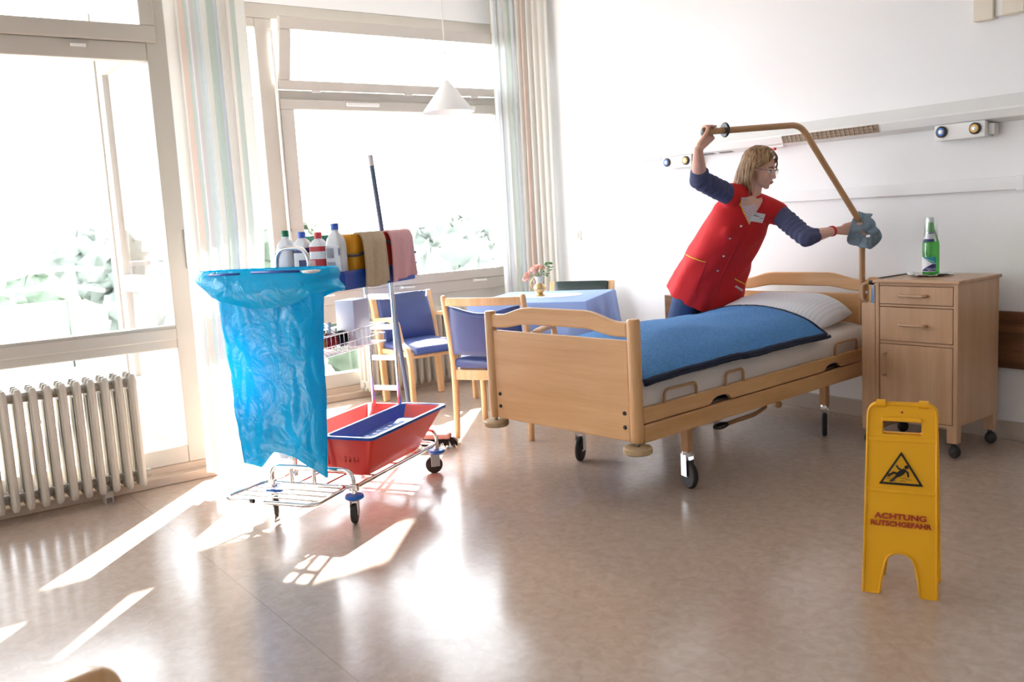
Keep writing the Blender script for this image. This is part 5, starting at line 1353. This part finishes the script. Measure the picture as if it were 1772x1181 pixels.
# face details, parts of the body
HL = HM.copy(); HL.translation = local(Hc)
for s in (-1, 1):
    MB().sphere((.0785, s*.031, -.001), (.012, .015, .0085), 12, 8, HL).build('eye', 'eye_white', body, smooth=True)
    MB().sphere((.0875, s*.031, -.0045), (.004, .006, .005), 10, 6, HL).build('iris', 'brow', body, smooth=True)
    MB().tube([(.0895, s*.018, .003), (.0915, s*.031, .0055), (.083, s*.046, .002)], .0022, 6, M=HL).build('eyelashes', 'brow', body, smooth=True)
    MB().tube([(.0945, s*.014, .021), (.0915, s*.030, .027), (.078, s*.050, .022)], [.003, .0038, .002], 6, M=HL).build('eyebrow', 'brow', body, smooth=True)
MB().tube([(.0925, -.019, -.0695), (.1005, -.007, -.067), (.1005, .007, -.067), (.0925, .019, -.0695)], [.002, .0055, .0055, .002], 8, M=HL).tube([(.0925, -.018, -.0715), (.0975, 0, -.0745), (.0925, .018, -.0715)], [.002, .0055, .002], 8, M=HL).build('lips', 'lips', body, smooth=True)
gl = bpy.data.objects.new('glasses', None); C.objects.link(gl); gl.parent = pn_
for s in (-1, 1):
    cir = [(.107-.006*abs(math.cos(a)), s*.032+.021*math.cos(a), -.002+.015*math.sin(a)) for a in [2*PI*k/24 for k in range(24)]]
    MB().tube(cir, .0011, 5, True, M=HL).build('rim', 'steel', gl, smooth=True)
    MB().add([HL @ Vector(q) for q in cir], [tuple(range(24))]).build('lens', 'lens', gl)
    MB().tube([(.100, s*.054, .004), (.05, s*.072, .006), (-.01, s*.080, .002)], .0013, 5, M=HL).build('temple', 'grey_plastic', gl, smooth=True)
MB().tube([(.105, -.011, .002), (.109, 0, .005), (.105, .011, .002)], .0011, 5, M=HL).build('bridge', 'steel', gl, smooth=True)
# hair
down = (HL.to_3x3().inverted() @ Vector((0, 0, -1))).normalized()
def hair_pt(ph, t, k=1.0, ln=1.0):
    """ph: azimuth from the face (radians), t: 0 crown .. 1 tips, in head units"""
    el = PI/2-(min(t, .42)/.42)*(PI/2+.12)
    rx, ry, rz_ = .108*k, .087*k, .100*k
    front = max(0, math.cos(ph))
    q = Vector((-.012+rx*math.cos(el)*math.cos(ph), ry*math.cos(el)*math.sin(ph), .030+rz_*math.sin(el)))
    if t > .42:
        d = (t-.42)/.58*.178*ln
        out = Vector((math.cos(ph)*.25, math.sin(ph), 0)); dn = (down*.75+Vector((-.18, 0, -1))*.35).normalized()
        q = q+dn*d+out*(.012*math.sin(min(1, d/.15)*PI)-.004*(d/.15)**2)+Vector((-.030*max(0, -math.cos(ph)+.3)*(d/.15), 0, 0))
    if t < .42 and front > .3: q = q+Vector((.004*front, .0, 0))
    return q
mbh = MB()
def sheet(u, v):
    t = v; sm0 = min(1, max(0, (t-.20)/.20)); pa, pb = R(24+96*sm0), R(24+62*sm0); ph = pa+(2*PI-pa-pb)*u
    q = hair_pt(ph, t, 1.0, .92+.10*math.sin(ph*5)); q = q*(1+.012*noise.noise(Vector((math.cos(ph)*9, math.sin(ph)*9, t*1.5))))
    return q
mbh.grid(sheet, 96, 34)
rdm = random.Random(21)
for k in range(420):
    ph = R(rdm.uniform(30, 330)); t0 = rdm.uniform(0, .10); t1 = rdm.uniform(.86, 1.02); kk = rdm.uniform(1.0, 1.075); sw = rdm.uniform(-.22, .22)
    fr_start = min(ph, 2*PI-ph)
    P = []
    for j in range(13):
        t = t0+(t1-t0)*j/12; sm0 = min(1, max(0, (t-.18)/.22)); a = ph+sw*(t-.3)
        a = max(R(26+98*sm0), min(2*PI-R(26+60*sm0), a)); P.append(hair_pt(a+.05*math.sin(t*9+k), t, kk, .94+.12*((k*37) % 11)/11))
    w = rdm.uniform(.0016, .0050); mbh.tube(P, [w*.5]+[w]*10+[w*.7, w*.15], 5)
for k in range(80):                                                     # side-swept fringe
    s = -1 if k % 3 else 1; a0 = rdm.uniform(-.5, .3); P = []
    for j in range(9):
        t = j/8; ph = s*(R(4)+R(78)*t)+a0*(1-t)*.3
        tt = .13+.26*t+rdm.uniform(-.004, .004)+.05*(k % 5)/5
        P.append(hair_pt(ph, tt+.05*((k*13) % 7)/7*t, 1.02+.05*math.sin(PI*t)*((k*5) % 4)/4+.02))
    w = rdm.uniform(.002, .004); mbh.tube(P, [w*.6]+[w]*7+[w*.2], 5)
for k in range(7):                                                      # loose locks on the far side of the face
    ph = R(rdm.uniform(34, 52)); kq = rdm.uniform(1.08, 1.2); lq = rdm.uniform(.05, .2); P = [hair_pt(ph, t, 1+(kq-1)*min(1, t*1.6), lq) for t in [.2+.8*j/9 for j in range(10)]]
    mbh.tube(P, [.002]*8+[.0014, .0005], 5)
mbh.v = [tuple(HL @ Vector(q)) for q in mbh.v]
mbh.build('hair', 'hair', pn_, smooth=True)
# grey-blue wiping cloth in the left hand, wrapped round the pole
cw = MB(); pc = V3(-2.998, 4.581, 1.085)
rtv = V3(math.cos(YAW), math.sin(YAW), 0); tow = V3(.78, -.62, 0)
def frill(c_, r0_, r1_, a0, a1, amp, nf, ph, tilt, n=46):
    e1 = (rtv*math.cos(tilt)+V3(0, 0, 1)*math.sin(tilt)); e2 = (V3(0, 0, 1)*math.cos(tilt)-rtv*math.sin(tilt))
    def fn(u, v):
        a = a0+(a1-a0)*u; r_ = r0_+(r1_-r0_)*v
        w = amp*v*math.sin(nf*a+ph)+.010*v*noise.noise(V3(u*5, v*4, ph))
        return c_+e1*r_*math.cos(a)+e2*r_*math.sin(a)+tow*(w+.012*math.cos(PI*v))+V3(0, 0, 1)*.012*v*math.sin(nf*.5*a)
    cw.grid(fn, n, 10)
frill(pc+tow*.034+rtv*-.012, .008, .078, -.6, 4.2, .034, 3, .4, .3)
frill(pc+tow*.050+V3(0, 0, -.022)+rtv*.012, .012, .066, 2.4, 7.4, .036, 3, 2.0, .5)
frill(pc+tow*.030+rtv*.035+V3(0, 0, -.03), .004, .058, -2.4, 1.2, .030, 3, 1.0, -.3)
frill(pc+tow*.022+V3(0, 0, .02), .010, .092, 1.0, 1.9, .020, 7, 0, 0)
co = cw.build('wiping_cloth', 'cloth_grey', None, smooth=True)
for v_ in co.data.vertices: v_.co = v_.co-pc
co.location = pc; s_ = co.modifiers.new('solid', 'SOLIDIFY'); s_.thickness = .004
tag(co, 'crumpled grey blue cloth pressed against the lifting pole', 'cloth')
